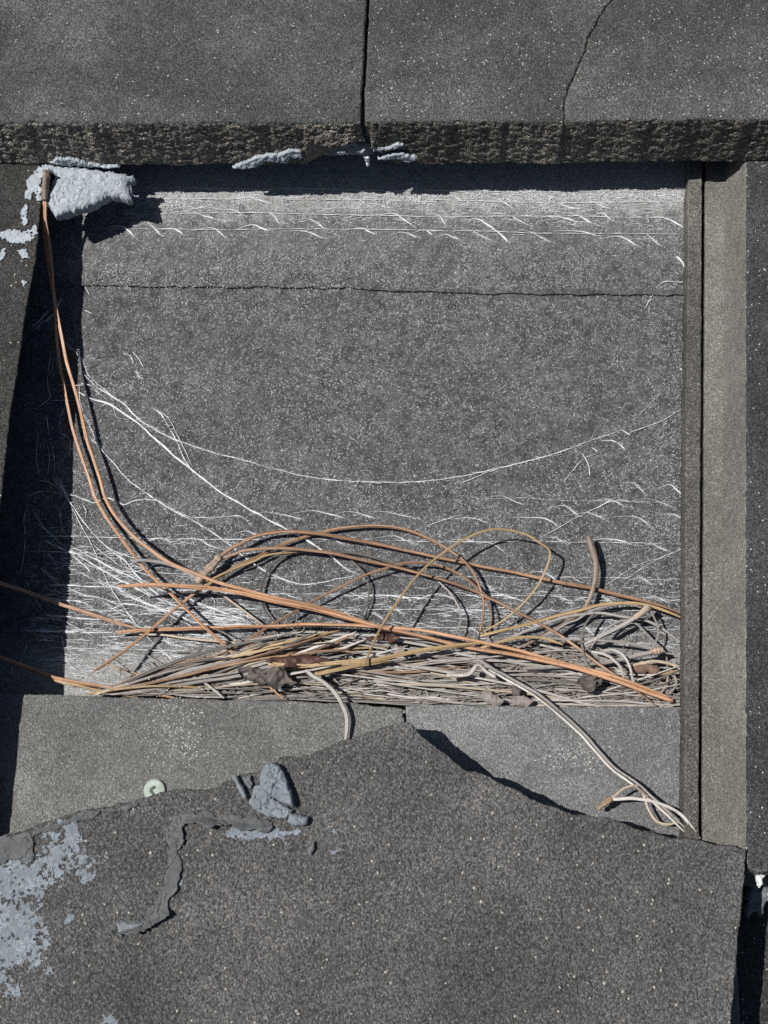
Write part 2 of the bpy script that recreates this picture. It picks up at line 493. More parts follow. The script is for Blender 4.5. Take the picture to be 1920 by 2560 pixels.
# ------------------------------------------------------------------ builders
def slab(name, edge_pts, top, thick, mat, parent, rnd=0.9, rows=8, rough=0.25, nose_rows=None, seed=1, zbot=None, nose_rough=1.0):
    """A tile. edge_pts: counter-clockwise [(x, y, step, jag, flare)], values used for the edge that starts there.
    The rim is rounded and crumbly, the cap flat, the sides rough."""
    P, par = [], []
    n = len(edge_pts)
    s_acc = 0.0
    for i in range(n):
        x0, y0, st, jag, fl = edge_pts[i]
        x1, y1 = edge_pts[(i + 1) % n][:2]
        L = math.hypot(x1 - x0, y1 - y0)
        k = max(1, int(round(L / st)))
        nx, ny = (y1 - y0) / max(L, 1e-6), -(x1 - x0) / max(L, 1e-6)
        for j in range(k):
            t = j / k
            s = s_acc + L * t
            d = 0.0
            if jag:
                d = jag * float(fbm(s / 9.0, seed * 3.1, 0.0, 4, seed, 0.62))
            P.append((x0 + (x1 - x0) * t + nx * d, y0 + (y1 - y0) * t + ny * d))
            par.append((nx, ny, fl, jag))
        s_acc += L
    P = np.array(P)
    N = np.array([p[:2] for p in par])
    FL = np.array([p[2] for p in par])
    # soften normals over corners
    for _ in range(2):
        N = (np.roll(N, 1, 0) + N * 2 + np.roll(N, -1, 0))
        N /= np.maximum(np.linalg.norm(N, axis=1, keepdims=True), 1e-6)
    m = len(P)
    zt = top.z(P[:, 0], P[:, 1])
    th = np.full(m, float(thick)) if zbot is None else np.asarray([zbot(x, y) for x, y in P])
    nr = nose_rows or rows
    rings = [(rnd, 0.0), (rnd * 0.45, 0.12 * rnd), (rnd * 0.12, 0.5 * rnd), (0.0, rnd)]
    V, fl_k = [], []
    for ins, dz in rings:
        V.append(np.column_stack([P - N * ins, zt - dz]))
    for k in range(1, nr + 1):
        f = k / nr
        V.append(np.column_stack([P, zt - rnd - (th - rnd) * f]))
    for k in range(1, len(V)):
        v = V[k]
        f = np.clip((zt - v[:, 2]) / np.maximum(th, 1e-6), 0, 1)
        isn = ((FL > 0) & (FL < 5)).astype(float)
        amp = rough * (1 - isn) + nose_rough * isn
        ampk = amp * (0.55 if k == 1 else 1.0)
        a = fbm(v[:, 0] / 2.4, v[:, 1] / 2.4, v[:, 2] / 1.4, 4, seed + 5, 0.65)
        # pits: ridged, deeper inwards
        pit = -np.maximum(0, fbm(v[:, 0] / 3.0, v[:, 1] / 4.0, v[:, 2] / 1.6, 3, seed + 9, 0.65) - 0.3) * 1.5
        d = ampk * (0.55 * a + pit)
        dz = ampk * 0.35 * fbm(v[:, 0] / 2.4, v[:, 1] / 2.4, v[:, 2] / 2.0, 3, seed + 21)
        if k <= 3:
            dz = np.minimum(dz, 0.05)
        v[:, 0] += N[:, 0] * (d + FL * f)
        v[:, 1] += N[:, 1] * (d + FL * f)
        v[:, 2] += dz
    verts = np.vstack(V)
    faces = []
    R = len(V)
    for k in range(R - 1):
        a0, b0 = k * m, (k + 1) * m
        for j in range(m):
            j2 = (j + 1) % m
            faces.append((a0 + j, b0 + j, b0 + j2, a0 + j2))
    cap = len(faces)
    faces.append(tuple(range(m)))
    faces.append(tuple(reversed(range((R - 1) * m, R * m))))
    return mesh(name, verts, faces, mat, parent, True, [cap, cap + 1])


def poly_sd(X, Y, poly):
    """signed distance to a polygon, positive inside"""
    p = np.asarray(poly, float)
    q = np.roll(p, -1, 0)
    best = np.full(X.shape, 1e9)
    ins = np.zeros(X.shape, bool)
    for (x0, y0), (x1, y1) in zip(p, q):
        dx, dy = x1 - x0, y1 - y0
        t = np.clip(((X - x0) * dx + (Y - y0) * dy) / max(dx * dx + dy * dy, 1e-9), 0, 1)
        best = np.minimum(best, np.hypot(X - x0 - t * dx, Y - y0 - t * dy))
        c = ((y0 > Y) != (y1 > Y))
        with np.errstate(divide='ignore', invalid='ignore'):
            xi = x0 + (Y - y0) * dx / (dy if abs(dy) > 1e-9 else 1e-9)
        ins ^= c & (X < xi)
    return np.where(ins, best, -best)


def path_sd(X, Y, path, w):
    """signed distance to a stroke; w = half width per point"""
    best = np.full(X.shape, -1e9)
    for (a, wa), (b, wb) in zip(zip(path, w), zip(path[1:], w[1:])):
        dx, dy = b[0] - a[0], b[1] - a[1]
        t = np.clip(((X - a[0]) * dx + (Y - a[1]) * dy) / max(dx * dx + dy * dy, 1e-9), 0, 1)
        best = np.maximum(best, (wa + (wb - wa) * t) - np.hypot(X - a[0] - t * dx, Y - a[1] - t * dy))
    return best


def lump(name, polys, plane, H, w, mat, parent=None, res=0.45, rag=0.5, ragscale=2.5, namp=0.2, nscale=3.0, crack=0.0,
         crackscale=4.0, seed=1, strokes=(), holes=0.0, holescale=2.0, under=None, lift=None):
    """Sealant, mortar and the like: a ragged patch with a domed, cracked top. polys: picture outlines on the plane."""
    wp = [[plane.at(*p[:2])[:2] for p in poly] for poly in polys]
    ws = [([plane.at(*p[:2])[:2] for p in st], [p[2] for p in st]) for st in strokes]
    allp = np.array([q for poly in wp for q in poly] + [q for st, _ in ws for q in st])
    mg = 2.0 + rag + max([max(h) for _, h in ws] or [0])
    lo, hi = allp.min(0) - mg, allp.max(0) + mg
    nx, ny = int((hi[0] - lo[0]) / res) + 2, int((hi[1] - lo[1]) / res) + 2
    X, Y = np.meshgrid(lo[0] + res * np.arange(nx), lo[1] + res * np.arange(ny))
    X = X + res * 0.3 * vn(X * 3.1, Y * 3.1, 0, seed)
    Y = Y + res * 0.3 * vn(X * 3.1, Y * 3.1, 5, seed)
    sd = np.full(X.shape, -1e9)
    for poly in wp:
        sd = np.maximum(sd, poly_sd(X, Y, poly))
    for st, h in ws:
        sd = np.maximum(sd, path_sd(X, Y, st, h))
    sd = sd + rag * fbm(X / ragscale, Y / ragscale, 0, 4, seed, 0.6)
    if holes:
        sd = np.minimum(sd, (fbm(X / holescale, Y / holescale, 3.3, 4, seed + 3, 0.6) + holes) * holescale * 0.5 + np.clip(sd, 0, 3) * 0.13)
    t = np.clip(sd / w, 0, 1)
    h = H * np.sqrt(np.maximum(0, 1 - (1 - t) ** 2))
    h = h * (1 + 0.0) + namp * fbm(X / nscale, Y / nscale, 1.7, 4, seed + 7) * t
    if crack:
        ce = cell_edge(X / crackscale + 0.35 * vn(X / 2, Y / 2, 0, seed), Y / crackscale + 0.35 * vn(X / 2, Y / 2, 9, seed), seed)
        h = h - crack * np.clip(1 - ce / 0.11, 0, 1) * t
    h = np.maximum(h, 0.04)
    Z = plane.z(X, Y) + h
    if lift is not None:
        Z = Z + lift(X, Y)
    ok = sd > 0
    cell = ok[:-1, :-1] & ok[1:, :-1] & ok[:-1, 1:] & ok[1:, 1:]
    idx = np.arange(nx * ny).reshape(ny, nx)
    jj, ii = np.nonzero(cell)
    q = np.stack([idx[jj, ii], idx[jj, ii + 1], idx[jj + 1, ii + 1], idx[jj + 1, ii]], 1)
    used, inv = np.unique(q, return_inverse=True)
    q = inv.reshape(-1, 4)
    v = np.column_stack([X.ravel(), Y.ravel(), Z.ravel()])[used]
    place = getattr(plane, 'map', lambda a_: a_)
    if under is None:
        return mesh(name, place(v), q, mat, parent, True)
    # closed body: an underside plus a skirt
    vb = v.copy()
    vb[:, 2] -= 0.4 + under * np.sqrt(np.clip(sd.ravel()[used] / w, 0, 1))
    k = len(v)
    fs = [tuple(f) for f in q] + [tuple(k + i for i in reversed(f)) for f in q]
    ec = {}
    for f in q:
        for a, b_ in zip(f, np.roll(f, -1)):
            ec[(a, b_)] = 1
    for (a, b_) in ec:
        if (b_, a) not in ec:
            fs.append((b_, a, k + a, k + b_))
    return mesh(name, place(np.vstack([v, vb])), fs, mat, parent, True)


def spline(pts, n):
    p = np.asarray(pts, float)
    if len(p) == 2:
        t = np.linspace(0, 1, n)[:, None]
        return p[0] * (1 - t) + p[1] * t
    seg = np.concatenate([[0], np.cumsum(np.maximum(np.linalg.norm(np.diff(p, axis=0), axis=1), 1e-6) ** 0.5)])
    # centripetal Catmull-Rom through the points
    q = np.vstack([2 * p[0] - p[1], p, 2 * p[-1] - p[-2]])
    ts = np.concatenate([[seg[0] - (seg[1] - seg[0])], seg, [seg[-1] + (seg[-1] - seg[-2])]])
    t = np.linspace(seg[0], seg[-1], n * 4)
    i = np.clip(np.searchsorted(seg, t, side='right') - 1, 0, len(p) - 2)
    P0, P1, P2, P3 = q[i], q[i + 1], q[i + 2], q[i + 3]
    t, t0, t1, t2, t3 = [a_[:, None] for a_ in (t, ts[i], ts[i + 1], ts[i + 2], ts[i + 3])]
    A1 = (t1 - t) / (t1 - t0) * P0 + (t - t0) / (t1 - t0) * P1
    A2 = (t2 - t) / (t2 - t1) * P1 + (t - t1) / (t2 - t1) * P2
    A3 = (t3 - t) / (t3 - t2) * P2 + (t - t2) / (t3 - t2) * P3
    B1 = (t2 - t) / (t2 - t0) * A1 + (t - t0) / (t2 - t0) * A2
    B2 = (t3 - t) / (t3 - t1) * A2 + (t - t1) / (t3 - t1) * A3
    out = (t2 - t) / (t2 - t1) * B1 + (t - t1) / (t2 - t1) * B2
    L = np.concatenate([[0], np.cumsum(np.linalg.norm(np.diff(out, axis=0), axis=1))])
    s = np.linspace(0, L[-1], n)
    return np.column_stack([np.interp(s, L, out[:, i]) for i in range(3)])


def tube_data(path, rad, sides=8, groove=0.0, phase=0.0, twist=0.0, flat=1.0):
    """verts, faces, uvs of a tube; a groove makes the channelled section of a pine needle"""
    p = np.asarray(path, float)
    n = len(p)
    T = np.gradient(p, axis=0)
    T /= np.maximum(np.linalg.norm(T, axis=1, keepdims=True), 1e-9)
    upv = np.array([0, 0, 1.0])
    S = np.cross(T, upv)
    bad = np.linalg.norm(S, axis=1) < 1e-3
    S[bad] = (1, 0, 0)
    S /= np.linalg.norm(S, axis=1, keepdims=True)
    U = np.cross(S, T)
    L = np.concatenate([[0], np.cumsum(np.linalg.norm(np.diff(p, axis=0), axis=1))])
    rad = np.broadcast_to(np.asarray(rad, float), (n,))
    a = np.linspace(0, 2 * math.pi, sides, endpoint=False)
    V, UV = [], []
    for i in range(n):
        ph = math.pi / 2 + phase + twist * L[i]
        dlt = np.abs((a - ph + math.pi) % (2 * math.pi) - math.pi)
        r = rad[i] * (1 - groove * np.exp(-(dlt / 0.4) ** 2))
        V.append(p[i] + S[i] * (np.cos(a) * r)[:, None] + U[i] * (np.sin(a) * r * flat)[:, None])
        UV.append(np.column_stack([a / (2 * math.pi), np.full(sides, L[i])]))
    V = np.vstack(V)
    UV = np.vstack(UV)
    F = []
    for i in range(n - 1):
        for j in range(sides):
            j2 = (j + 1) % sides
            F.append((i * sides + j, i * sides + j2, (i + 1) * sides + j2, (i + 1) * sides + j))
    F.append(tuple(reversed(range(sides))))
    F.append(tuple(range((n - 1) * sides, n * sides)))
    return V, F, UV


def needle_path(pts, n):
    """picture points with heights -> path in the place"""
    w = [at(p[0], p[1], p[2]) for p in pts]
    return spline(w, n)


def taper(n, r, a=0.35, b=0.55, la=0.03, lb=0.12):
    t = np.linspace(0, 1, n)
    f = np.minimum(1, a + (1 - a) * t / la) * np.minimum(1, b + (1 - b) * (1 - t) / lb)
    return r * f


def needle(pts, r, mat, label, name="pine_needle", cat="pine needle", group="loose pine needles", parent=None, n=70, groove=0.78,
           ends=(0.5, 0.4), sheath=None, wob=0.12):
    path = needle_path(pts, n)
    sd = random.random() * 100
    s = np.linspace(0, n / 6.0, n)
    path[:, 2] += wob * vn(s, sd)
    path[:, 1] += wob * vn(s, sd + 9)
    rad = taper(n, r * 0.7, ends[0], ends[1]) * (1 + 0.08 * vn(s * 2, sd + 4))
    V, F, UV = tube_data(path, rad, 12, groove, random.uniform(-0.55, 0.55), random.uniform(-0.012, 0.012))
    o = mesh(name, V, F, M[mat], parent, True, uvs=UV)
    if parent is None:
        tag(o, label, cat, group)
    if sheath:
        k = max(4, int(sheath / max(np.linalg.norm(np.diff(path, axis=0), axis=1).mean(), 1e-3)))
        sp = spline(path[:k], 16)
        ss = np.linspace(0, 4, 16)
        V, F, UV = tube_data(sp, r * 1.45 * (1 + 0.35 * vn(ss * 3, sd)) * np.linspace(0.9, 0.75, 16), 9)
        mesh("sheath", V, F, M['bark'], o, True, uvs=UV)
    return o


# ================================================================== THE ROOF
deck_z = -14.0
deck_v = [(x, y, z) for z in (deck_z, -1.2) for (x, y) in ((-900, -900), (900, -900), (900, 900), (-900, 900))]
deck_f = [(3, 2, 1, 0), (4, 5, 6, 7), (0, 1, 5, 4), (1, 2, 6, 5), (2, 3, 7, 6), (3, 0, 4, 7)]
roof = mesh("roof", deck_v, deck_f, M['deck'], None, False, origin=(0, 0, deck_z))
tag(roof, "sloping roof of dark grey concrete tiles with one tile missing", kind="structure")


def sheet(name, pts, z, thick, label):
    e = [(x, y, st, jg, 0) for (x, y, st, jg) in pts]
    o = slab(name, e, Plane(z), thick, M['felt'], roof, rnd=0.25, rows=2, rough=0.12, seed=41)
    tag(o, label)
    return o


lap = [FLOOR.up(1.4).at(*p)[:2] for p in ((-200, 706), (215, 713), (330, 716), (560, 716), (800, 719), (1000, 726), (1250, 732), (1500, 736), (1715, 738), (2100, 742))]
lower = [(-900, -900, 200, 0), (900, -900, 200, 0), (900, lap[-1][1] + 30, 200, 0), (-900, lap[0][1] + 30, 200, 0)]
sheet("underlayment_sheet", lower, 0.0, 1.1, "dark mineral surfaced underlayment sheet exposed in the hole")
upper_s = [(lap[0][0] - 500, lap[0][1], 60, 0)] + [(p[0], p[1], 0.5, 0.5) for p in lap[:-1]] + [(lap[-1][0], lap[-1][1], 60, 0)] + \
          [(900, 100, 200, 0), (900, 900, 200, 0), (-900, 900, 200, 0)]
sheet("underlayment_sheet", upper_s, 1.45, 1.3, "upper underlayment sheet lapped over the lower one along a ragged seam")


# ---- upper course: two tiles whose noses hang over the hole
def up_xy(x, y):
    return tuple(UPPER.at(x, y)[:2])


yn = UPPER.at(960, 307)[1]
yh = yn + 400


def upper_zbot(x, y):
    """underside of the nose: ragged, with a bite out of it near the joint"""
    pxx = 960 + x * FPX / (DIST * 0.985)
    t = 27.6 + 0.5 * float(fbm(x / 7.0, 2.2, 0, 4, 3))
    bx = (x - UPPER.at(905, 330)[0])
    if -27 < bx < 16:
        t -= 15.5 * min(1, (bx + 27) / 1.2) * min(1, (16 - bx) / 14.0) * (1 + 0.15 * float(fbm(x / 4.0, 7.7, 0, 3, 5)))
    return t


def upper_edge(x0, x1, step=0.75):
    """nose edge from x0 to x1 in the picture, then right side up, head, left side down"""
    return [up_xy(x, 307 + dy) for x, dy in ((x0, 0), (x1, 0))]


# left one
joint_l = [(902, 300), (905, 240), (909, 160), (914, 60), (917, 0), (921, -120)]
joint_r = [(912, 300), (912, 240), (916, 160), (921, 60), (924, 0), (929, -120)]
a = up_xy(-1010, 303)
pl = [(a[0], a[1], 6.0, 0.0, NOSE_FLARE)]
for xx, dy in ((-60, 304), (200, 309), (520, 308), (780, 306), (880, 306)):
    q = up_xy(xx, dy)
    pl.append((q[0], q[1], 0.65, 0.55, NOSE_FLARE))
for i, (x, y) in enumerate(joint_l):
    q = up_xy(x, y)
    pl.append((q[0], q[1], 0.8 if i < 5 else 8, 0.15, 0))
q = up_xy(921, -120)
pl += [(q[0] + 8, yh, 20, 0, 0), (a[0] + 8, yh, 20, 0, 0)]
tl = slab("roof_tile", pl, UPPER, 28, M['upper'], roof, rnd=1.3, nose_rows=40, rough=0.35, nose_rough=0.65, seed=3, zbot=upper_zbot)
tag(tl, "dark grey roof tile at top left with rough nose over the hole")
# the nose face of each upper tile is browner than its top, and its second material is brightened in place of light
def nose_material(o, mat, ymax, top=None, below=1.0, xmax=None):
    me = o.data
    me.materials.append(mat)
    idx = np.zeros(len(me.polygons), dtype=np.int32)
    c = np.zeros(len(me.polygons) * 3)
    nrm = np.zeros(len(me.polygons) * 3)
    me.polygons.foreach_get("center", c)
    me.polygons.foreach_get("normal", nrm)
    c = c.reshape(-1, 3)
    nrm = nrm.reshape(-1, 3)
    wz = (c[:, 2] + wpos(o).z) / MM
    wy = (c[:, 1] + wpos(o).y) / MM
    top = top or UPPER
    sel = wz < top.z(0, wy) - below
    if xmax is not None:
        sel &= (c[:, 0] + wpos(o).x) / MM < xmax
    idx[sel] = 1
    me.polygons.foreach_set("material_index", idx)


nose_material(tl, M['nose'], yn)

# right one, cracked through: two fragments that still lie together
cr = px('2', [(785, 530), (775, 470), (790, 400), (800, 370), (822, 340), (845, 280), (868, 215), (888, 150), (915, 105), (940, 60), (955, 30), (990, -5)]) + [(1560, -60), (1620, -150)]
tr = empty("roof_tile", (UPPER.at(1410, 300)[0], yn, 24), roof)
tag(tr, "cracked dark grey roof tile at top right, split by a hairline crack")
fr = []
for i, (x, y) in enumerate(joint_r[::-1]):
    q = up_xy(x, y)
    fr.append((q[0], q[1], 8 if i == 0 else 0.8, 0.15, 0))
for xx, dy in ((930, 306), (1150, 304), (1300, 305)):
    q = up_xy(xx, dy)
    fr.append((q[0], q[1], 0.65, 0.55, NOSE_FLARE))
crw0 = np.array([up_xy(*p) for p in cr])
cl = np.concatenate([[0], np.cumsum(np.linalg.norm(np.diff(crw0, axis=0), axis=1))])
cs = np.concatenate([np.arange(0, cl[-4], 0.55), cl[-3:]])
crw = [(float(np.interp(q_, cl, crw0[:, 0])) + 0.55 * min(1, q_ / 2) * fbm(q_ / 2.6, 4.4, 0.0, 3, 31, 0.7), float(np.interp(q_, cl, crw0[:, 1]))) for q_ in cs.tolist()]
crj = [(x - 0.17, y) for x, y in crw]
for i, (x, y) in enumerate(crj):
    fr.append((x, y, 0.7 if i < len(crj) - 3 else 6, 0.0, 0))
fr += [(crj[-1][0] + 30, yh, 20, 0, 0), (fr[0][0] + 8, yh, 20, 0, 0)]
f1 = slab("fragment", fr, UPPER, 28, M['upper_b'], tr, rnd=1.0, nose_rows=40, rough=0.3, nose_rough=0.65, seed=8, zbot=upper_zbot)
nose_material(f1, M['nose'], yn)
crk = [(x + 0.17, y) for x, y in crw]
fr2 = []
for xx, dy in ((1425, 305), (1600, 303), (1800, 300), (1960, 299)):
    q = up_xy(xx, dy)
    fr2.append((q[0], q[1], 0.65, 0.55, NOSE_FLARE))
fr2[0] = (crk[0][0], up_xy(1425, 305)[1], 0.65, 0.55, NOSE_FLARE)
q = up_xy(1960, 299)
fr2[-1] = (q[0], q[1], 6.0, 0.0, NOSE_FLARE)
fr2 += [(UPPER.at(2840, 300)[0], up_xy(2840, 300)[1], 20, 0, 0), (UPPER.at(2840, 300)[0], yh, 20, 0, 0), (crk[-1][0] + 30, yh, 20, 0, 0)]
for i, (x, y) in enumerate(crk[::-1]):
    if i < len(crk) - 1:
        fr2.append((x, y, 6 if i < 3 else 0.7, 0, 0))
f2 = slab("fragment", fr2, UPPER.up(0.25), 28, M['upper_b'], tr, rnd=1.0, nose_rows=40, rough=0.3, nose_rough=0.65, seed=8, zbot=upper_zbot)
nose_material(f2, M['nose'], yn)


# ---- tile left of the hole
def on(plane, pts):
    return [tuple(plane.at(*p)[:2]) for p in pts]


ledge = on(SIDE, [(-118, 2180), (-64, 1735), (-30, 1500), (0, 1292), (10, 1200), (28, 1035), (46, 920), (72, 752), (86, 680), (97, 600), (103, 520), (112, 430), (115, 390)])
x0 = SIDE.at(-1900, 1300)[0]
pl = [(x0, ledge[0][1], 10, 0, 0.0)]
pl += [(x, y, 0.7, 0.22, -13.0) for x, y in ledge[:-1]]   # side undercut, shaped to keep its bounce-lit face out of view and the gap dark
pl += [(ledge[-1][0], ledge[-1][1], 10, 0, 0), (ledge[-1][0] + 4, ledge[-1][1] + 90, 20, 0, 0), (x0, ledge[-1][1] + 90, 20, 0, 0)]
tleft = slab("roof_tile", pl, SIDE, 23, M['left'], roof, rnd=1.0, rows=14, rough=0.4, seed=12)
tag(tleft, "brownish dark roof tile left of the hole, smeared with pale sealant at its corner")

# ---- tile right of the hole with its sheltered side flange
redge = on(SIDE, [(1866, 380), (1866, 900), (1866, 1500), (1867, 2120), (1871, 2160)])
nose_r = on(SIDE, [(1874, 2168), (1884, 2174), (1905, 2176), (1960, 2174), (2200, 2176)])
x1 = SIDE.at(2900, 1300)[0]
yt = redge[0][1] + 90
pl = [(redge[0][0], yt, 20, 0, 0)]
pl += [(x, y, 0.9, 0.12, 8.0) for x, y in redge[:-1]] + [(redge[-1][0], redge[-1][1], 0.6, 0.2, 0)]  # side face bevelled so that it catches more sun
pl += [(x, y, 0.6 if i < 3 else 5, 0.5 if i < 3 else 0, 3.0) for i, (x, y) in enumerate(nose_r)]
pl += [(x1, nose_r[-1][1], 20, 0, 0), (x1, yt, 20, 0, 0)]
tright = slab("roof_tile", pl, SIDE, 23, M['right'], roof, rnd=1.0, nose_rows=24, rough=0.3, seed=15, nose_rough=1.2)
nose_material(tright, M['flange'], 0, SIDE, 0.7, redge[0][0] + 0.5)
tag(tright, "dark roof tile right of the hole with an exposed interlocking side channel")
fx = [FLANGE.at(x, 1100)[0] for x in (1760, 1850)]
fl_top, fl_bot = FLANGE.at(1800, 330)[1], FLANGE.at(1800, 2215)[1]
gl = on(FLANGE, [(1764, 330), (1763, 700), (1760, 1200), (1757, 1700), (1756, 2215)])
pl = [(x, y, 0.9, 0.08, 0) for x, y in gl] + [(redge[0][0] + 1.5, gl[-1][1], 10, 0, 0), (redge[0][0] + 1.5, gl[0][1], 10, 0, 0)]
o = slab("side_channel", pl, FLANGE, 6.5, M['flange'], tright, rnd=0.5, rows=4, rough=0.2, seed=18)
tag(o, "paler sheltered side channel of the tile")
RIB = FLANGE.up(1.8)
rl = on(RIB, [(1722, 330), (1720, 500), (1716, 900), (1713, 1300), (1711, 1765), (1709, 2215)])
rr = on(RIB, [(1756, 330), (1755, 700), (1752, 1200), (1749, 1700), (1748, 2215)])
pl = [(x, y, 0.7, 0.22, 0) for x, y in rl] + [(x, y, 0.9, 0.1, 0) for x, y in rr[::-1]]
o = slab("rib", pl, RIB, 8.3, M['rib'], tright, rnd=0.7, rows=6, rough=0.35, seed=19)
tag(o, "narrow brownish rib along the side channel")

# ---- course below: heads of two tiles meeting under the broken piece
hl = on(UNDER, [(-60, 1733), (45, 1735), (200, 1739), (430, 1745), (700, 1752), (870, 1757), (930, 1764), (985, 1768), (1006, 1772)])
jt = on(UNDER, [(1008, 1785), (1011, 1800), (1012, 1850), (1014, 2150)])
ylow = hl[0][1] - 420
pl = [(hl[0][0] - 330, ylow, 20, 0, 0), (jt[-1][0], ylow, 20, 0, 0)]
pl += [(x, y, 0.7 if i else 8, 0.2, 0) for i, (x, y) in enumerate(jt[::-1])]
pl += [(x, y, 0.7 if i < len(hl) - 1 else 8, 0.3, 0) for i, (x, y) in enumerate(hl[::-1])]
pl += [(hl[0][0] - 330, hl[0][1] + 1, 20, 0, 0)]
tua = slab("roof_tile", pl, UNDER, 20, M['under_a'], roof, rnd=0.8, rows=8, rough=0.35, seed=23)
tag(tua, "paler brownish head of a lower tile, left of the joint, screwed down")
hr = on(UNDER, [(1013, 1764), (1100, 1763), (1300, 1765), (1500, 1766), (1716, 1768), (1850, 1770)])
jr = on(UNDER, [(1017, 2150), (1015, 1850), (1014, 1800), (1013, 1780)])
xr = UNDER.at(1853, 2300)[0]
pl = [(jr[0][0], ylow, 20, 0, 0), (xr - 14, ylow, 20, 0, 0), (xr, hr[-1][1], 8, 0, 0)]
pl += [(x, y, 0.7, 0.3, 0) for x, y in hr[::-1]]
pl += [(x, y, 0.7, 0.2, 0) for x, y in jr[::-1]]
tub = slab("roof_tile", pl, UNDER.up(0.6), 20, M['under_b'], roof, rnd=0.8, rows=8, rough=0.3, seed=27)
tag(tub, "paler bluish grey head of a lower tile, right of the joint")

# ---- next tile of the lower course at the bottom right, in and out of shadow
LOWR = UNDER.up(-15.0)
xa = LOWR.at(1800, 2300)[0]
pl = [(xa, ylow, 20, 0, 0), (xa + 340, ylow, 20, 0, 0), (xa + 340, hr[-1][1] - 20, 20, 0, 0), (xa + 6, hr[-1][1] - 20, 20, 0, 0)]
tlr = slab("roof_tile", pl, LOWR, 18, M['right'], roof, rnd=0.8, rows=4, rough=0.3, seed=29)
tag(tlr, "dark tile at the bottom right corner, half in shadow beside the broken piece")

def flecks(parent, plane, cx, cy, sx, sy, n, seed, label, size=(0.2, 0.5)):
    """tiny pale grains stuck to a tile"""
    r_ = random.Random(seed)
    V, F = [], []
    for _ in range(n):
        p = plane.at(cx + r_.gauss(0, sx), cy + r_.gauss(0, sy))
        q = r_.uniform(*size)
        a_ = r_.uniform(0, 3.1)
        b0 = len(V)
        for k in range(5):
            t = a_ + k * 1.2566
            e = q * r_.uniform(0.6, 1.2)
            V.append((p[0] + e * math.cos(t), p[1] + e * math.sin(t) * 0.8, p[2] - 0.02))
        V.append((p[0], p[1], p[2] + q * 0.6))
        F += [(b0 + k, b0 + (k + 1) % 5, b0 + 5) for k in range(5)]
    o = mesh("lime_flecks", V, F, M['lime'], parent, False)
    return tag(o, label, kind="stuff")


flecks(tub, UNDER.up(0.6), 1430, 1895, 42, 20, 130, 1, "scatter of pale lime flecks")
flecks(tua, UNDER, 455, 1790, 45, 45, 110, 3, "pale lime flecks near the drift")
flecks(tua, UNDER, 450, 1870, 40, 22, 90, 4, "patch of pale lime flecks", (0.2, 0.45))
flecks(tright, FLANGE, 1822, 580, 5, 12, 16, 5, "white specks in the side channel")
flecks(tright, FLANGE, 1832, 800, 6, 40, 14, 6, "white specks lower in the side channel", (0.15, 0.35))

# ================================================================== THE BROKEN PIECE
frac = px('H', [(-300, 1060), (0, 1000), (100, 985), (200, 950), (300, 915), (400, 885), (500, 835), (640, 815), (800, 785), (950, 745), (1060, 720), (1180, 700), (1300, 698), (1400, 680)]) + \
    px('F', [(50, 600), (150, 560), (260, 530), (390, 470), (560, 440), (700, 370), (800, 345), (930, 310), (1020, 270), (1100, 240), (1150, 245), (1190, 290), (1225, 335), (1300, 400), (1400, 470), (1500, 530)]) + \
    px('E', [(0, 615), (100, 665), (200, 705), (310, 760), (420, 790), (500, 820), (580, 830), (700, 850), (860, 910), (1000, 940), (1150, 970), (1260, 985), (1400, 1005), (1528, 1030)])
redge_b = [(1866, 2130), (1864, 2160), (1855, 2260), (1846, 2350), (1838, 2450), (1829, 2560)]
fw, rw = on(BROKEN, frac), on(BROKEN, redge_b)
yb = rw[-1][1] - 75
pl = [(fw[0][0] + 3, yb, 12, 0, 0), (rw[-1][0] - 4, yb, 12, 0, 0)]
pl += [(x, y, 0.75, 0.15, 0) for x, y in rw[::-1]]
pl += [(x, y, 0.6, 0.75, 0) for x, y in fw[::-1]]
bt = slab("broken_tile", pl, BROKEN, 25, M['broken'], None, rnd=0.7, rows=22, rough=0.55, seed=33)
tag(bt, "coarse dark grey slab of broken tile with a peaked fractured edge, smeared with sealant", "roof tile")

# sealant on the broken piece
def part(o, label):
    tag(o, label)
    return o


tongue = px('F', [(275, 525), (300, 488), (340, 484), (380, 505), (420, 555), (448, 630), (465, 715), (478, 765), (430, 752), (372, 725), (318, 690), (262, 640), (262, 585)])
pad = px('F', [(188, 725), (212, 690), (230, 630), (285, 610), (330, 680), (400, 735), (470, 775), (440, 800), (415, 832), (300, 812), (215, 770)])
foot = px('F', [(436, 788), (505, 792), (562, 812), (550, 855), (520, 874), (450, 864), (424, 838)])
for k_, (poly, hh) in enumerate(((tongue, 5.2), (pad, 3.2), (foot, 4.0))):
    part(lump("sealant_clump", [poly], BROKEN, hh, 1.7, M['seal_mid'], bt, res=0.33, rag=0.45, ragscale=3, namp=0.8, nscale=9, crack=1.3, crackscale=16, seed=57 + k_),
         ("upright tongue of blue grey sealant", "folded pad of blue grey sealant", "knobbly foot of blue grey sealant")[k_])
part(lump("sealant_clump", [px('F', [(85, 565), (128, 562), (160, 610), (196, 690), (180, 712), (160, 700), (118, 630)])], BROKEN, 3.6, 1.6, M['seal_mid'], bt, res=0.4, rag=0.3, namp=0.5, seed=52), None)
part(lump("sealant_clump", [px('F', [(150, 575), (210, 565), (225, 610), (215, 660), (190, 640)])], BROKEN, 2.6, 1.6, M['seal_dark'], bt, res=0.4, rag=0.5, namp=0.7, crack=0.8, seed=53), None)
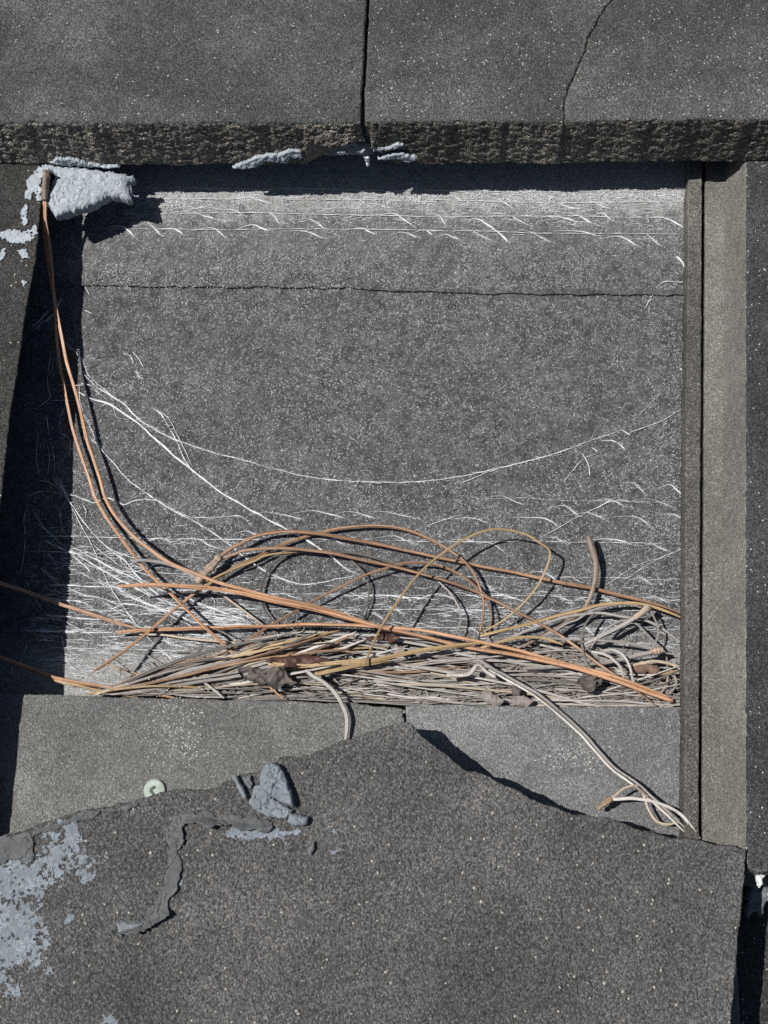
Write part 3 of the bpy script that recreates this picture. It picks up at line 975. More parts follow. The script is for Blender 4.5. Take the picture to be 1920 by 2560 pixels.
part(lump("sealant_clump", [px('F', [(545, 1000), (570, 955), (592, 950), (590, 1000), (570, 1030), (548, 1035)])], BROKEN, 2.6, 1.5, M['seal_dark'], bt, res=0.4, rag=0.3, seed=54), None)
bead = [(1720, 935, 4.4), (1600, 925, 4.2), (1470, 910, 3.8), (1350, 885, 4.4), (1240, 885, 4.4), (1180, 910, 5.0), (1130, 980, 5.6), (1128, 1080, 5.2), (1118, 1180, 4.6), (1105, 1270, 4.6), (1085, 1360, 4.6), (1060, 1440, 4.8), (1010, 1520, 4.4), (930, 1575, 4.0), (840, 1590, 4.4), (760, 1600, 4.6)]
bead_px = [(x, y, w * 0.56) for (x, y, w) in px('H', bead)]
bw = on(BROKEN, [p[:2] for p in bead_px])


def bead_lift(X, Y):
    """the right rim of the bead has peeled up"""
    d = np.full(X.shape, 1e9)
    sgn = np.zeros(X.shape)
    for a_, b_ in zip(bw, bw[1:]):
        dx, dy = b_[0] - a_[0], b_[1] - a_[1]
        t = np.clip(((X - a_[0]) * dx + (Y - a_[1]) * dy) / (dx * dx + dy * dy), 0, 1)
        ex, ey = X - a_[0] - t * dx, Y - a_[1] - t * dy
        dd = np.hypot(ex, ey)
        s = (dx * ey - dy * ex)
        m_ = dd < d
        d = np.where(m_, dd, d)
        sgn = np.where(m_, np.sign(s) * dd, sgn)
    return np.clip(sgn, 0, 4) * 1.25 * np.clip(0.55 + 0.9 * vn(Y / 8.0, X / 20.0, 0, 3), 0, 1.3)


part(lump("sealant_bead", [], BROKEN, 0.9, 1.6, M['seal_bead'], bt, res=0.35, rag=1.3, ragscale=4.5, namp=0.55, nscale=3.5, crack=1.2, crackscale=9, seed=55, strokes=[bead_px], under=0.1, lift=bead_lift),
     "curved peeling bead of dark grey sealant")
part(lump("sealant_patch", [px('H', [(732, 1562), (760, 1552), (930, 1552), (945, 1580), (850, 1612), (800, 1625), (785, 1655), (768, 1640), (755, 1600)])], BROKEN, 2.0, 1.4, M['seal_mid'], bt, res=0.35, rag=0.4, namp=0.3, seed=58), "paler flat tip of the sealant bead")
lip = [(x, y + 14, w) for x, y, w in px('H', [(-40, 1005, 1.6), (100, 990, 1.7), (210, 955, 1.5), (300, 925, 0.9), (400, 890, 1.0), (500, 845, 1.6), (620, 820, 1.5), (700, 805, 0.9), (800, 790, 0.8), (880, 770, 0.6)])]
part(lump("sealant_bead", [], BROKEN, 1.1, 1.3, M['seal_bead'], bt, res=0.4, rag=0.9, ragscale=4, namp=0.35, seed=56, crack=0.6, crackscale=8, strokes=[lip]), "flattened sealant lip along the fractured edge")
corner = px('P', [(-60, 170), (60, 160), (150, 165), (210, 130), (330, 110), (345, 200), (365, 330), (350, 430), (230, 400), (100, 430), (-60, 470)])
part(lump("sealant_patch", [corner], BROKEN, 1.2, 1.0, M['seal_bead'], bt, res=0.45, rag=0.6, namp=0.3, crack=0.8, crackscale=13, seed=57), "dark cracked sealant patch at the left rim")
film_polys = [px('P', [(-60, 420), (200, 390), (420, 360), (620, 260), (700, 300), (690, 420), (590, 560), (420, 560), (470, 690), (470, 745), (250, 740), (60, 850), (-60, 900)]),
              px('P', [(620, 60), (760, 20), (860, 90), (800, 280), (700, 260), (640, 150)]),
              px('P', [(480, 250), (640, 300), (780, 480), (1000, 480), (1060, 380), (940, 380), (820, 460), (700, 520), (480, 540)]),
              px('P', [(780, 490), (920, 510), (970, 630), (850, 640), (760, 560)]),
              px('P', [(-60, 860), (160, 910), (380, 980), (470, 1060), (400, 1110), (510, 1230), (430, 1290), (480, 1470), (380, 1380), (200, 1500), (-60, 1530)]),
              px('P', [(-60, 1570), (20, 1600), (120, 1690), (200, 1780), (60, 1810), (-60, 1760)]),
              px('P', [(640, 1010), (720, 915), (750, 930), (780, 1000), (690, 1100), (650, 1070)]),
              px('P', [(440, 1510), (590, 1570), (560, 1585), (450, 1545)])]
for k_, poly in enumerate(film_polys):
    part(lump("sealant_film", [poly], BROKEN, 0.3, 0.6, M['seal_film'], bt, res=0.38, rag=2.2, ragscale=3.5, namp=0.16, nscale=0.9, holes=0.1, holescale=1.3, seed=61 + k_),
         "thin pale blue grey sealant film, flaking" if k_ == 0 else None)
FLECK = [px('P', [(-60, 380), (350, 330), (480, 120), (640, 40), (860, 60), (900, 300), (1090, 360), (1000, 640), (760, 660), (520, 760), (420, 960), (560, 1060), (540, 1480), (300, 1560), (-60, 1600)]),
         px('P', [(-60, 1540), (120, 1600), (300, 1820), (-60, 1850)])]
for k_, poly in enumerate(FLECK):
    o = part(lump("sealant_flecks", [poly], BROKEN.up(0.02), 0.22, 0.5, M['seal_film'], bt, res=0.36, rag=2.5, ragscale=5, namp=0.1, nscale=0.9, holes=-0.32, holescale=1.2, seed=401 + k_), "flecks of sealant film caught between the grains")
    tag(o, kind="stuff")
film2 = [px('F', [(40, 900), (200, 850), (430, 880), (560, 870), (480, 930), (300, 945), (80, 935)]),
         px('F', [(690, 900), (780, 880), (800, 895), (700, 912)]), px('F', [(830, 880), (870, 895), (920, 940), (880, 930), (840, 905)]),
         px('F', [(620, 1035), (700, 1000), (795, 1005), (760, 1022), (640, 1040)]), px('F', [(400, 1030), (480, 990), (500, 1020)]),
         px('F', [(230, 1995), (300, 1985), (300, 2010)]),
         px('H', [(1170, 1490), (1225, 1450), (1225, 1500), (1195, 1530)]), px('H', [(1165, 1030), (1210, 1130), (1180, 1150)]), px('H', [(1120, 1300), (1175, 1270), (1205, 1370), (1140, 1330)]),
         px('H', [(640, 2200), (660, 2140), (700, 2130), (720, 2170), (760, 2190), (760, 2230), (640, 2230)]), px('H', [(580, 2065), (635, 2085), (610, 2092)]),
         px('H', [(370, 900), (500, 890), (530, 1000), (480, 1080), (430, 1060), (400, 980)]), px('H', [(1440, 910), (1646, 900), (1646, 1030), (1500, 1020)])]
for k_, poly in enumerate(film2):
    part(lump("sealant_film", [poly], BROKEN, 0.3, 0.5, M['seal_film'], bt, res=0.36, rag=1.2, ragscale=2.4, namp=0.12, nscale=1.0, holes=0.35, holescale=1.6, seed=162 + k_), None)

# ================================================================== SEALANT ROUND THE HOLE
smear = [px('K', [(205, 200), (285, 195), (300, 260), (250, 330), (240, 540), (190, 550), (180, 460), (130, 530), (95, 520), (100, 380), (150, 290)]),
         px('K', [(60, 600), (95, 555), (118, 580), (105, 770), (60, 800), (38, 760)]),
         px('K', [(-150, 820), (0, 820), (60, 830), (200, 765), (190, 870), (100, 950), (30, 930), (-150, 900)]),
         px('S', [(40, 625), (70, 622), (75, 650), (55, 650)]), px('S', [(52, 702), (66, 706), (60, 718)]), px('S', [(-10, 628), (18, 620), (10, 650), (-10, 650)])]
for k_, poly in enumerate(smear):
    part(lump("sealant_film", [poly], SIDE, 0.7, 0.7, M['seal'], tleft, res=0.36, rag=1.0, ragscale=2.2, namp=0.25, nscale=1.3, holes=0.55, holescale=1.8, seed=263 + k_),
         "pale sealant smeared over the tile corner" if k_ == 0 else None)

# thick dab of sealant bridging from the left tile under the nose
DAB = Plane(24.5, SIDE.y0, 0.0)
dabp = px('K', [(300, 200), (360, 215), (620, 225), (900, 240), (1110, 262), (1115, 300), (1050, 330), (1070, 380), (1082, 500), (1040, 505), (940, 480), (880, 470), (760, 540), (640, 600), (480, 660), (380, 690), (320, 620), (295, 560), (310, 470), (380, 300), (330, 250)])
dab_c = DAB.at(*px('K', [(320, 400)])[0])
dab = lump("sealant_dab", [dabp], DAB, 3.0, 3.5, M['seal'], None, res=0.3, rag=0.6, ragscale=1.8, namp=0.9, nscale=9, crack=0.7, crackscale=5.5, seed=65, under=11.0,
           lift=lambda X, Y: -0.12 * (X - dab_c[0]))
tag(dab, "thick cracked pale grey dab of sealant at the corner under the upper left tile", "sealant")


NOSE = Face(yn, 52.0, yn - NOSE_FLARE - 0.6, 24.5)


def nose_strip(polys, seed, label, mat='seal', H=1.6):
    """sealant clinging to the lower rim of the noses"""
    o = lump("sealant_strip", polys, NOSE, H, 1.0, M[mat], None, res=0.35, rag=0.45, ragscale=1.6, namp=0.5, nscale=1.8, crack=0.6, seed=seed, under=1.6)
    return tag(o, label, "sealant")


nose_strip([px('K', [(330, 165), (380, 120), (500, 118), (620, 150), (760, 180), (930, 190), (1000, 208), (820, 212), (620, 200), (520, 190), (515, 220), (490, 190), (400, 185)])], 71,
           "thin pale sealant ridge on the nose rim above the corner dab")
nose_strip([px('L', [(-230, 490), (-120, 440), (0, 390), (100, 370), (200, 370), (290, 330), (420, 335), (420, 405), (320, 400), (295, 450), (200, 440), (100, 430), (10, 485), (-100, 500)])], 72,
           "ragged pale sealant strip under the nose, left of the tile joint")
nose_strip([px('L', [(1070, 415), (1150, 375), (1280, 350), (1400, 375), (1470, 390), (1430, 430), (1380, 445), (1280, 415), (1180, 415)])], 73,
           "ragged pale sealant strip under the nose, right of the tile joint")
nose_strip([px('L', [(1050, 335), (1090, 305), (1200, 310), (1280, 270), (1360, 285), (1250, 330), (1150, 345), (1060, 350)])], 74,
           "small pale sealant streak above the right hand strip", H=1.2)
nose_strip([px('L', [(715, 355), (740, 330), (800, 335), (835, 365), (780, 375)])], 75, "small sealant crumb in the bite under the left nose")
nose_strip([px('L', [(910, 345), (930, 325), (975, 325), (995, 350), (950, 372)])], 76, "sealant crumb right under the tile joint")
nose_strip([px('L', [(970, 390), (1020, 380), (1042, 475), (1000, 487)])], 77, "finger of pale sealant hanging down under the tile joint", 'mortar')
BACK = Face(yn + 7, 52.0, yn - NOSE_FLARE + 7, 24.5)
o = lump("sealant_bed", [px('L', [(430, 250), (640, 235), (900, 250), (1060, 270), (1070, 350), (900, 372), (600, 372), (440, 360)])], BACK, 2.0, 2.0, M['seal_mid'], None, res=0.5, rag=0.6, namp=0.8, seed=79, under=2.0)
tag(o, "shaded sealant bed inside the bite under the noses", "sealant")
mw = Plane(42.0)
o = lump("mortar_bit", [px('G', [(490, 485), (560, 480), (612, 490), (578, 540), (585, 605), (540, 662), (515, 640), (490, 560)])], mw, 2.5, 1.5, M['mortar'], None, res=0.35, rag=0.2, namp=0.4, seed=81, under=3.0)
tag(o, "larger white mortar bit in the dark gap at the bottom right", "mortar")
o = lump("mortar_bit", [px('G', [(620, 700), (680, 690), (700, 760), (635, 760)])], Plane(36.0), 2.0, 1.2, M['mortar'], None, res=0.35, rag=0.2, namp=0.4, seed=82, under=3.0)
tag(o, "smaller white mortar bit at the right picture edge, in the gap", "mortar")
gap = Plane(20.0, UNDER.y0, 0.0)
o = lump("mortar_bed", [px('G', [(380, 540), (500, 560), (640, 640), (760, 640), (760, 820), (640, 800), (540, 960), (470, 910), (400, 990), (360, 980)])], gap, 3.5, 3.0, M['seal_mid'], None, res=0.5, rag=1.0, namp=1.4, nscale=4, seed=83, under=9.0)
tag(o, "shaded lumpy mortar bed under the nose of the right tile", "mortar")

# ================================================================== SCREW
sc_c = UNDER.at(387, 1976)
sz = UNDER.z(sc_c[0], sc_c[1])
screw = empty("screw", (sc_c[0], sc_c[1], sz))
tag(screw, "pale round screw head on the lower tile beside the broken edge", "screw")
V, F = [], []
rings_s = [(0.0, 1.55), (2.2, 1.55), (3.7, 1.45), (4.25, 1.2), (4.45, 0.8), (4.45, 0.1)]
ns = 40
V.append((sc_c[0], sc_c[1], sz + 1.55))
for r_, z_ in rings_s[1:]:
    for k in range(ns):
        a_ = 2 * math.pi * k / ns
        V.append((sc_c[0] + r_ * math.cos(a_), sc_c[1] + r_ * math.sin(a_), sz + z_))
for k in range(ns):
    F.append((0, 1 + k, 1 + (k + 1) % ns))
for i in range(len(rings_s) - 2):
    for k in range(ns):
        a0, b0 = 1 + i * ns, 1 + (i + 1) * ns
        F.append((a0 + k, b0 + k, b0 + (k + 1) % ns, a0 + (k + 1) % ns))
head = mesh("head", V, F, M['screw'], screw)


def bar(name, a_, b_, w_, z0_, z1_, mat, parent):
    a_, b_ = np.array(a_), np.array(b_)
    d_ = (b_ - a_) / np.linalg.norm(b_ - a_)
    n_ = np.array([-d_[1], d_[0]]) * w_ / 2
    c_ = [a_ - n_, b_ - n_, b_ + n_, a_ + n_]
    v_ = [(p[0], p[1], z) for z in (z0_, z1_) for p in c_]
    return mesh(name, v_, deck_f, mat, parent, False)


S_ = UNDER.up(1.56)
CROP['Q'] = (340, 1930, 9.52)
p2, p3, p4 = on(S_, px('Q', [(338, 428), (466, 345), (440, 560)]))
bar("recess_shade", p2, p3, 1.2, sz + 1.2, sz + 1.585, M['screw_dark'], screw)  # dark bars laid on the head, painting the shade of its slot
bar("recess_shade", p2, p4, 1.2, sz + 1.2, sz + 1.58, M['screw_dark'], screw)

# ================================================================== PINE NEEDLES
def path_join(*seg):
    r = []
    for crop, pts in seg:
        r += px(crop, pts)
    return r


def withz(pts, zs):
    """heights along the list: zs = [(fraction, z)]"""
    n = len(pts)
    L = np.concatenate([[0], np.cumsum([math.hypot(pts[i + 1][0] - pts[i][0], pts[i + 1][1] - pts[i][1]) for i in range(n - 1)])])
    t = L / L[-1]
    z = np.interp(t, [a_[0] for a_ in zs], [a_[1] for a_ in zs])
    return [(p[0], p[1], zz) for p, zz in zip(pts, z)]


O = 1.0
nl = path_join(('1', [(198, 738), (193, 800), (188, 870), (183, 940)]), ('D', [(290, 0), (320, 200), (350, 400), (365, 600), (385, 800), (415, 950), (440, 1080), (470, 1220), (520, 1380)]),
               ('A', [(580, 0), (615, 110), (680, 230), (780, 370), (870, 490), (960, 600), (1080, 710), (1180, 810), (1300, 930), (1420, 1040), (1560, 1170)]), ('B', [(100, 1130), (285, 1292)]))
needle(withz(nl, [(0, 30), (0.04, 26), (0.1, 19), (0.16, 15), (0.26, 11), (0.4, 5), (0.55, 5), (0.8, 9), (1, 22)]), 1.0, 'orange',
       "long orange needle hanging from the corner sealant, left strand ending at the lower tile", n=150)
nr_ = path_join(('1', [(206, 745), (202, 800), (196, 870), (196, 950)]), ('D', [(316, 0), (335, 200), (347, 350), (375, 500), (405, 650), (430, 780), (480, 950), (520, 1100), (560, 1280), (610, 1430)]),
                ('A', [(650, 0), (680, 110), (740, 220), (850, 350), (960, 440), (1090, 530), (1250, 600), (1400, 660), (1555, 703)]), ('B', [(200, 628), (440, 678), (640, 728), (800, 785), (960, 826)]))
needle(withz(nr_, [(0, 31), (0.04, 27), (0.1, 20), (0.16, 16), (0.26, 11), (0.35, 8), (0.5, 8), (0.8, 12), (1, 14)]), 1.15, 'orange',
       "long orange needle hanging from the corner sealant, right strand sweeping into the drift", n=150)
shp = needle_path(withz(path_join(('1', [(204, 735), (198, 790), (192, 865)])), [(0, 31.5), (1, 27.5)]), 34)
ss = np.linspace(0, 9, 34)
V, F, UV = tube_data(shp, 1.75 * (1 + 0.3 * vn(ss * 2, 3.3)) * np.linspace(1.0, 0.8, 34), 12, 0.35, 0.6, 0.08)
tag(mesh("needle_sheath", V, F, M['bark'], None, True, uvs=UV), "brown papery needle sheath stuck on the corner sealant", "pine sheath")

n3 = path_join(('A', [(750, 688), (1000, 680), (1200, 688), (1400, 705), (1555, 732)]), ('B', [(200, 650), (440, 700), (700, 768), (940, 832), (1200, 890), (1400, 940), (1555, 970)]),
               ('C', [(200, 893), (400, 935), (560, 970), (700, 1015), (850, 1065), (1000, 1120), (1110, 1157)]))
needle(withz(n3, [(0, 20), (0.25, 13), (0.5, 14), (0.8, 20), (1, 22)]), 1.35, 'orange', "thick bright orange needle slanting across the drift to its lower right end", n=120, ends=(0.35, 0.95))
n4 = path_join(('A', [(750, 990), (900, 975), (1200, 962), (1450, 958)]), ('B', [(0, 822), (250, 818), (400, 808), (600, 810), (800, 818), (1000, 830), (1200, 850), (1400, 890)]),
               ('C', [(0, 820), (200, 862), (400, 918), (600, 970), (800, 1025), (1000, 1100), (1095, 1140)]))
needle(withz(n4, [(0, 6), (0.3, 8), (0.6, 17), (1, 23)]), 1.25, 'orange', "orange needle starting level at left and joining the thick one at right", n=110)
n5 = path_join(('A', [(590, 1252), (700, 1180), (850, 1072), (1000, 950), (1150, 822), (1250, 742), (1330, 690), (1420, 630), (1555, 548)]),
               ('B', [(100, 375), (250, 300), (400, 245), (540, 205), (700, 178), (850, 170), (1000, 178), (1130, 210), (1250, 265), (1360, 330), (1450, 395), (1510, 470), (1550, 560), (1575, 650), (1575, 750), (1555, 850)]))
needle(withz(n5, [(0, 20), (0.12, 10), (0.3, 5), (0.5, 3.5), (0.75, 5), (0.9, 8), (1, 10)]), 1.0, 'brown', "brown orange needle bent in the tallest arch above the drift", n=150, ends=(0.3, 0.8))
u1 = path_join(('A', [(1400, 515), (1500, 440)]), ('B', [(0, 288), (100, 235), (250, 205), (350, 203), (500, 216), (700, 250), (900, 286), (1100, 330), (1300, 375), (1500, 412)]),
               ('C', [(0, 380), (150, 407), (300, 440), (450, 472), (640, 507), (800, 547), (950, 582), (1080, 622), (1178, 660)]))
needle(withz(u1, [(0, 6), (0.2, 7), (0.6, 4), (1, 5)]), 1.2, 'brown', "long rust brown needle running from the woody sheath to the side channel", n=120)
u2 = path_join(('A', [(1395, 530), (1460, 500), (1550, 470)]), ('B', [(0, 335), (100, 320), (300, 316), (450, 326), (600, 346), (800, 390), (1000, 432), (1150, 470), (1300, 512), (1450, 562), (1600, 622)]),
               ('C', [(0, 540), (100, 585), (200, 637), (330, 703), (450, 772), (560, 850), (640, 912), (720, 972), (800, 1025), (900, 1100), (1022, 1192)]))
needle(withz(u2, [(0, 6), (0.2, 8), (0.5, 9), (0.75, 12), (1, 22)]), 1.05, 'brown', "pinkish brown needle arching through the middle and diving under the thick orange one", n=130)
shp = needle_path(withz(path_join(('A', [(1425, 495), (1390, 540), (1340, 590), (1270, 660)])), [(0, 7), (1, 7)]), 22)
ss = np.linspace(0, 6, 22)
V, F, UV = tube_data(shp, 1.9 * (1 + 0.3 * vn(ss * 2, 8.3)) * np.linspace(0.9, 1.15, 22), 9)
tag(mesh("needle_sheath", V, F, M['bark'], None, True, uvs=UV), "dark woody needle sheath where several needles fan out, left of the arches", "pine sheath")
n5b = path_join(('A', [(1270, 655), (1350, 650), (1440, 610), (1530, 570), (1659, 520)]), ('B', [(150, 365), (260, 345), (420, 335)]))
needle(withz(n5b, [(0, 6), (0.5, 6), (1, 4)]), 0.75, 'gold', "thin golden needle leaving the woody sheath to the right", n=60)
n6 = path_join(('B', [(20, 930), (200, 812), (380, 710), (500, 640), (640, 570), (800, 490), (960, 437), (1050, 412), (1200, 407), (1300, 427), (1420, 480), (1520, 552), (1580, 622), (1618, 700), (1630, 780), (1600, 845)]))
needle(withz(n6, [(0, 8), (0.3, 7), (0.6, 8), (0.85, 8), (1, 8)]), 0.78, 'brown', "thin brown needle curving over in the lower of the two arches", n=110)
n7 = path_join(('B', [(810, 1062), (850, 960), (900, 852), (960, 750), (1040, 632), (1130, 512), (1220, 420), (1330, 332), (1440, 262), (1550, 212)]),
               ('C', [(0, 187), (80, 168), (180, 175), (270, 200), (340, 245), (398, 288), (402, 330), (380, 400), (340, 480), (290, 550), (210, 632), (120, 702), (0, 768)]))
needle(withz(n7, [(0, 24), (0.2, 20), (0.45, 17), (0.65, 16), (0.85, 11), (1, 8)]), 0.72, 'gold', "thin golden needle rising steeply and looping back at the top right", n=150, ends=(0.8, 0.7))
n9 = px('A', [(-120, 620), (0, 668), (150, 716), (365, 797), (500, 840), (650, 890), (800, 937), (890, 962)])
needle(withz(n9, [(0, 24), (0.4, 6), (1, 3)]), 1.25, 'brown', "thick brown needle coming out of the left shadow", n=60)
n10 = px('A', [(-150, 1090), (0, 1150), (150, 1203), (360, 1282), (500, 1310), (650, 1337), (850, 1367), (1050, 1397), (1140, 1412)])
needle(withz(n10, [(0, 20), (0.4, 6), (1, 18)]), 1.05, 'orange', "lowest orange needle leaving the left shadow along the lower tile", n=70)
n10b = px('A', [(-100, 1120), (180, 1225), (360, 1297), (500, 1332), (650, 1366), (820, 1397), (900, 1410)])
needle(withz(n10b, [(0, 18), (0.4, 4), (1, 14)]), 0.85, 'gold', "golden needle just below the lowest orange one at left", n=60)
n11 = px('A', [(848, 527), (920, 520), (1000, 528), (1100, 550), (1200, 592), (1280, 642), (1350, 692)])
needle(withz(n11, [(0, 10), (0.4, 7), (1, 5)]), 0.95, 'grey', "short grey brown needle with a blunt left end, crossing the hanging pair", n=50)
n11b = px('A', [(1400, 720), (1450, 752), (1560, 832), (1640, 892), (1700, 940)])
needle(withz(n11b, [(0, 4), (1, 5)]), 0.6, 'tan', "short thin tan needle slanting down right of the crossing", n=40)
n12 = px('A', [(900, 1000), (1050, 1005), (1200, 1025), (1400, 1045), (1600, 1062), (1700, 1080)])
needle(withz(n12, [(0, 3), (1, 6)]), 0.7, 'tan', "thin tan needle just under the level orange one", n=50)
n13 = px('A', [(700, 1195), (760, 1220), (850, 1250), (950, 1268), (1080, 1272), (1200, 1262)])
needle(withz(n13, [(0, 2), (1, 6)]), 0.6, 'gold', "small golden needle at the left tip of the drift", n=40)

LP = "dark weathered needle bent in a hoop at the left of the arches"
needle(withz(px('B', [(1120, 440), (1000, 412), (880, 376), (750, 346), (600, 336), (450, 332), (330, 346), (240, 390), (180, 460), (140, 560), (138, 660), (180, 742), (235, 800)]), [(0, 4), (0.5, 3), (1, 4)]), 0.8, 'dark', LP, n=100)
needle(withz(px('B', [(700, 375), (790, 460), (830, 540), (833, 620), (805, 700), (765, 768)]), [(0, 3), (1, 6)]), 0.55, 'dark', "thin dark needle curling down in the middle of the arches", n=60)
needle(withz(px('B', [(1290, 530), (1350, 590), (1400, 660), (1430, 740), (1420, 820), (1395, 872)]), [(0, 5), (1, 8)]), 0.6, 'grey', "thin grey needle curling down under the right part of the arches", n=60)

# right hand tangle
RT = "loose needles in the right hand tangle"


def tn(crop, pts, zs, r, mat, label, n=70, **k):
    return needle(withz(px(crop, pts), zs), r, mat, label, group=RT, n=n, **k)


tn('C', [(0, 785), (150, 745), (300, 710), (430, 670), (560, 640), (680, 607), (780, 596), (900, 597), (1000, 617), (1100, 652), (1182, 690)], [(0, 14), (0.5, 10), (1, 8)], 0.95, 'gold', "golden needle in a low arch ending at the side channel", 80)
tn('C', [(60, 850), (200, 785), (300, 742), (430, 692), (560, 662), (700, 652), (820, 672), (950, 692), (1050, 742), (1182, 838)], [(0, 14), (0.5, 9), (1, 7)], 0.85, 'grey', "grey needle arching just below the golden one to the channel", 80)
tn('C', [(200, 860), (400, 770), (500, 712), (560, 690), (640, 640), (760, 605), (850, 600), (940, 625)], [(0, 14), (0.6, 9), (1, 9)], 0.7, 'grey', "thin grey needle arching inside the right tangle", 70)
tn('C', [(975, 612), (920, 660), (800, 732), (680, 792), (590, 838)], [(0, 14), (0.5, 11), (1, 14)], 1.25, 'grey', "thick grey needle pair with a tan sheath tip pointing up right", 60, sheath=9.0)
tn('C', [(960, 640), (860, 705), (760, 765), (655, 822), (560, 870)], [(0, 13), (0.5, 10), (1, 14)], 0.9, 'pale', "bleached needle lying against the thick grey pair", 60)
tn('C', [(660, 650), (605, 720), (585, 800), (595, 880), (620, 950), (665, 992)], [(0, 12), (1, 18)], 0.75, 'dark', "dark needle bowed downwards at the left of the right tangle", 60)
tn('C', [(985, 640), (1020, 720), (1022, 790), (990, 852)], [(0, 13), (1, 11)], 0.6, 'grey', "thin grey needle bowed to the right under the tan sheath tip", 50)
tn('C', [(1042, 858), (960, 770), (900, 712), (835, 692), (760, 722), (680, 792), (640, 850)], [(0, 12), (0.5, 9), (1, 14)], 0.7, 'grey', "grey needle making a small hoop in the right tangle", 70)
tn('C', [(1050, 862), (900, 897), (750, 930), (560, 952), (400, 962), (250, 970)], [(0, 12), (0.5, 15), (1, 17)], 1.3, 'grey', "thick grey needle bundle with a ragged knob at its right end", 70, sheath=7.0)
tn('C', [(1040, 872), (900, 832), (750, 812), (600, 802), (450, 800), (250, 790), (100, 800)], [(0, 12), (0.5, 13), (1, 15)], 0.85, 'grey', "grey needle running left from the ragged knob", 70)
tn('C', [(640, 872), (720, 890), (800, 950), (830, 1025)], [(0, 16), (1, 20)], 0.85, 'pale', "bleached needle curling down in the right tangle, left of two", 50)
tn('C', [(700, 868), (760, 862), (820, 890), (865, 970), (880, 1062)], [(0, 16), (1, 20)], 0.8, 'grey', "grey needle curling down in the right tangle, right of two", 50)
tn('C', [(1060, 880), (1120, 892), (1165, 925), (1150, 955), (1120, 940), (1130, 915), (1182, 930)], [(0, 10), (1, 8)], 0.5, 'grey', "thin needle coiled in a small ring near the channel", 60)
tn('C', [(1085, 985), (1078, 1040), (1060, 1085), (1035, 1115)], [(0, 12), (1, 18)], 0.6, 'tan', "short tan needle hooking down by the channel, left of two", 40)
tn('C', [(1112, 1000), (1132, 1050), (1115, 1090), (1080, 1118)], [(0, 11), (1, 18)], 0.65, 'grey', "short grey needle hooking down by the channel, right of two", 40)
tn('C', [(1035, 1195), (1095, 1167), (1182, 1152)], [(0, 21), (1, 18)], 0.75, 'pale', "bleached needle in the corner of tile and channel, upper of two", 40)
tn('C', [(1060, 1200), (1120, 1182), (1182, 1170)], [(0, 21), (1, 18)], 0.65, 'pale', "bleached needle in the corner of tile and channel, lower of two", 40)
tn('C', [(880, 950), (1000, 930), (1100, 945), (1182, 985)], [(0, 15), (1, 13)], 0.95, 'tan', "tan needle bowed over the bark chip", 50)
tn('C', [(1050, 1000), (1110, 990), (1182, 990)], [(0, 13), (1, 12)], 0.9, 'gold', "short golden needle right of the bark chip", 40)
tn('C', [(1075, 900), (1080, 960), (1105, 1010), (1182, 1050)], [(0, 13), (1, 12)], 0.55, 'grey', "thin grey needle wandering past the bark chip to the channel", 50)
tn('C', [(0, 855), (120, 815), (250, 790), (380, 800), (480, 835)], [(0, 17), (1, 18)], 0.9, 'gold', "short golden needle arching at the middle of the drift top", 50)
tw = withz(px('C', [(622, 205), (650, 290), (668, 370), (665, 450), (640, 550), (590, 640), (500, 702), (400, 762), (250, 842)]), [(0, 9), (0.4, 8), (0.7, 9), (1, 15)])
path = needle_path(tw, 90)
ss = np.linspace(0, 14, 90)
rad = np.interp(np.linspace(0, 1, 90), [0, 0.02, 0.08, 0.35, 0.6, 1], [0.7, 1.3, 1.4, 1.0, 0.75, 0.6]) * (1 + 0.1 * vn(ss * 2, 5.5))
V, F, UV = tube_data(path, rad, 10, 0.25, 0.3)
tag(mesh("twig", V, F, M['bark'], None, True, uvs=UV), "bare grey twig standing up like a hook at the right", "twig")

# long pair reaching out over the lower tile
lt = path_join(('C', [(-40, 895), (60, 962), (150, 1012), (300, 1097)]), ('E', [(250, 82), (400, 202), (540, 332), (620, 422), (720, 532), (860, 632), (960, 722), (1060, 812), (1150, 900), (1225, 965)]))
needle(withz(lt, [(0, 22), (0.25, 25), (0.45, 25), (0.6, 28), (0.8, 33), (1, 33)]), 0.95, 'grey', "long weathered needle reaching from the drift across the lower right tile", n=130, group="needles out on the lower tiles")
lt2 = [(x - 5, y + 6) for x, y in lt[1:]]
needle(withz(lt2, [(0, 21), (0.25, 24.5), (0.45, 24), (0.6, 27), (0.8, 32), (1, 33)]), 0.65, 'pale', "thinner bleached needle lying along the long weathered one", n=110, group="needles out on the lower tiles")
G2 = "needles out on the lower tiles"
needle(withz(px('E', [(850, 640), (895, 690), (930, 790), (980, 860), (1050, 882), (1110, 868)]), [(0, 31), (0.5, 33), (1, 32)]), 0.75, 'tan', "short tan needle sagging in a hook below the long weathered one", n=50, group=G2)
needle(withz(px('E', [(700, 728), (820, 722), (950, 740), (1060, 780), (1140, 830), (1200, 908), (1245, 968)]), [(0, 34), (0.5, 34), (1, 33)]), 0.95, 'pale', "curved bleached needle ending in a broken orange sheath tip", n=60, group=G2)
needle(withz(px('E', [(700, 725), (780, 662), (840, 646), (880, 672), (930, 720)]), [(0, 34), (0.5, 37), (1, 33)]), 0.7, 'tan', "short arched tan needle next to the broken sheath tip", n=50, group=G2)
shp = needle_path(withz(px('E', [(618, 788), (650, 762), (705, 722)]), [(0, 33), (1, 34)]), 16)
V, F, UV = tube_data(shp, 1.35 * (1 + 0.4 * vn(np.linspace(0, 8, 16), 4.4)) * np.linspace(0.55, 1.1, 16), 9)
tag(mesh("needle_sheath", V, F, M['sheath'], None, True, uvs=UV), "broken orange brown sheath tip on the lower right tile", "pine sheath")
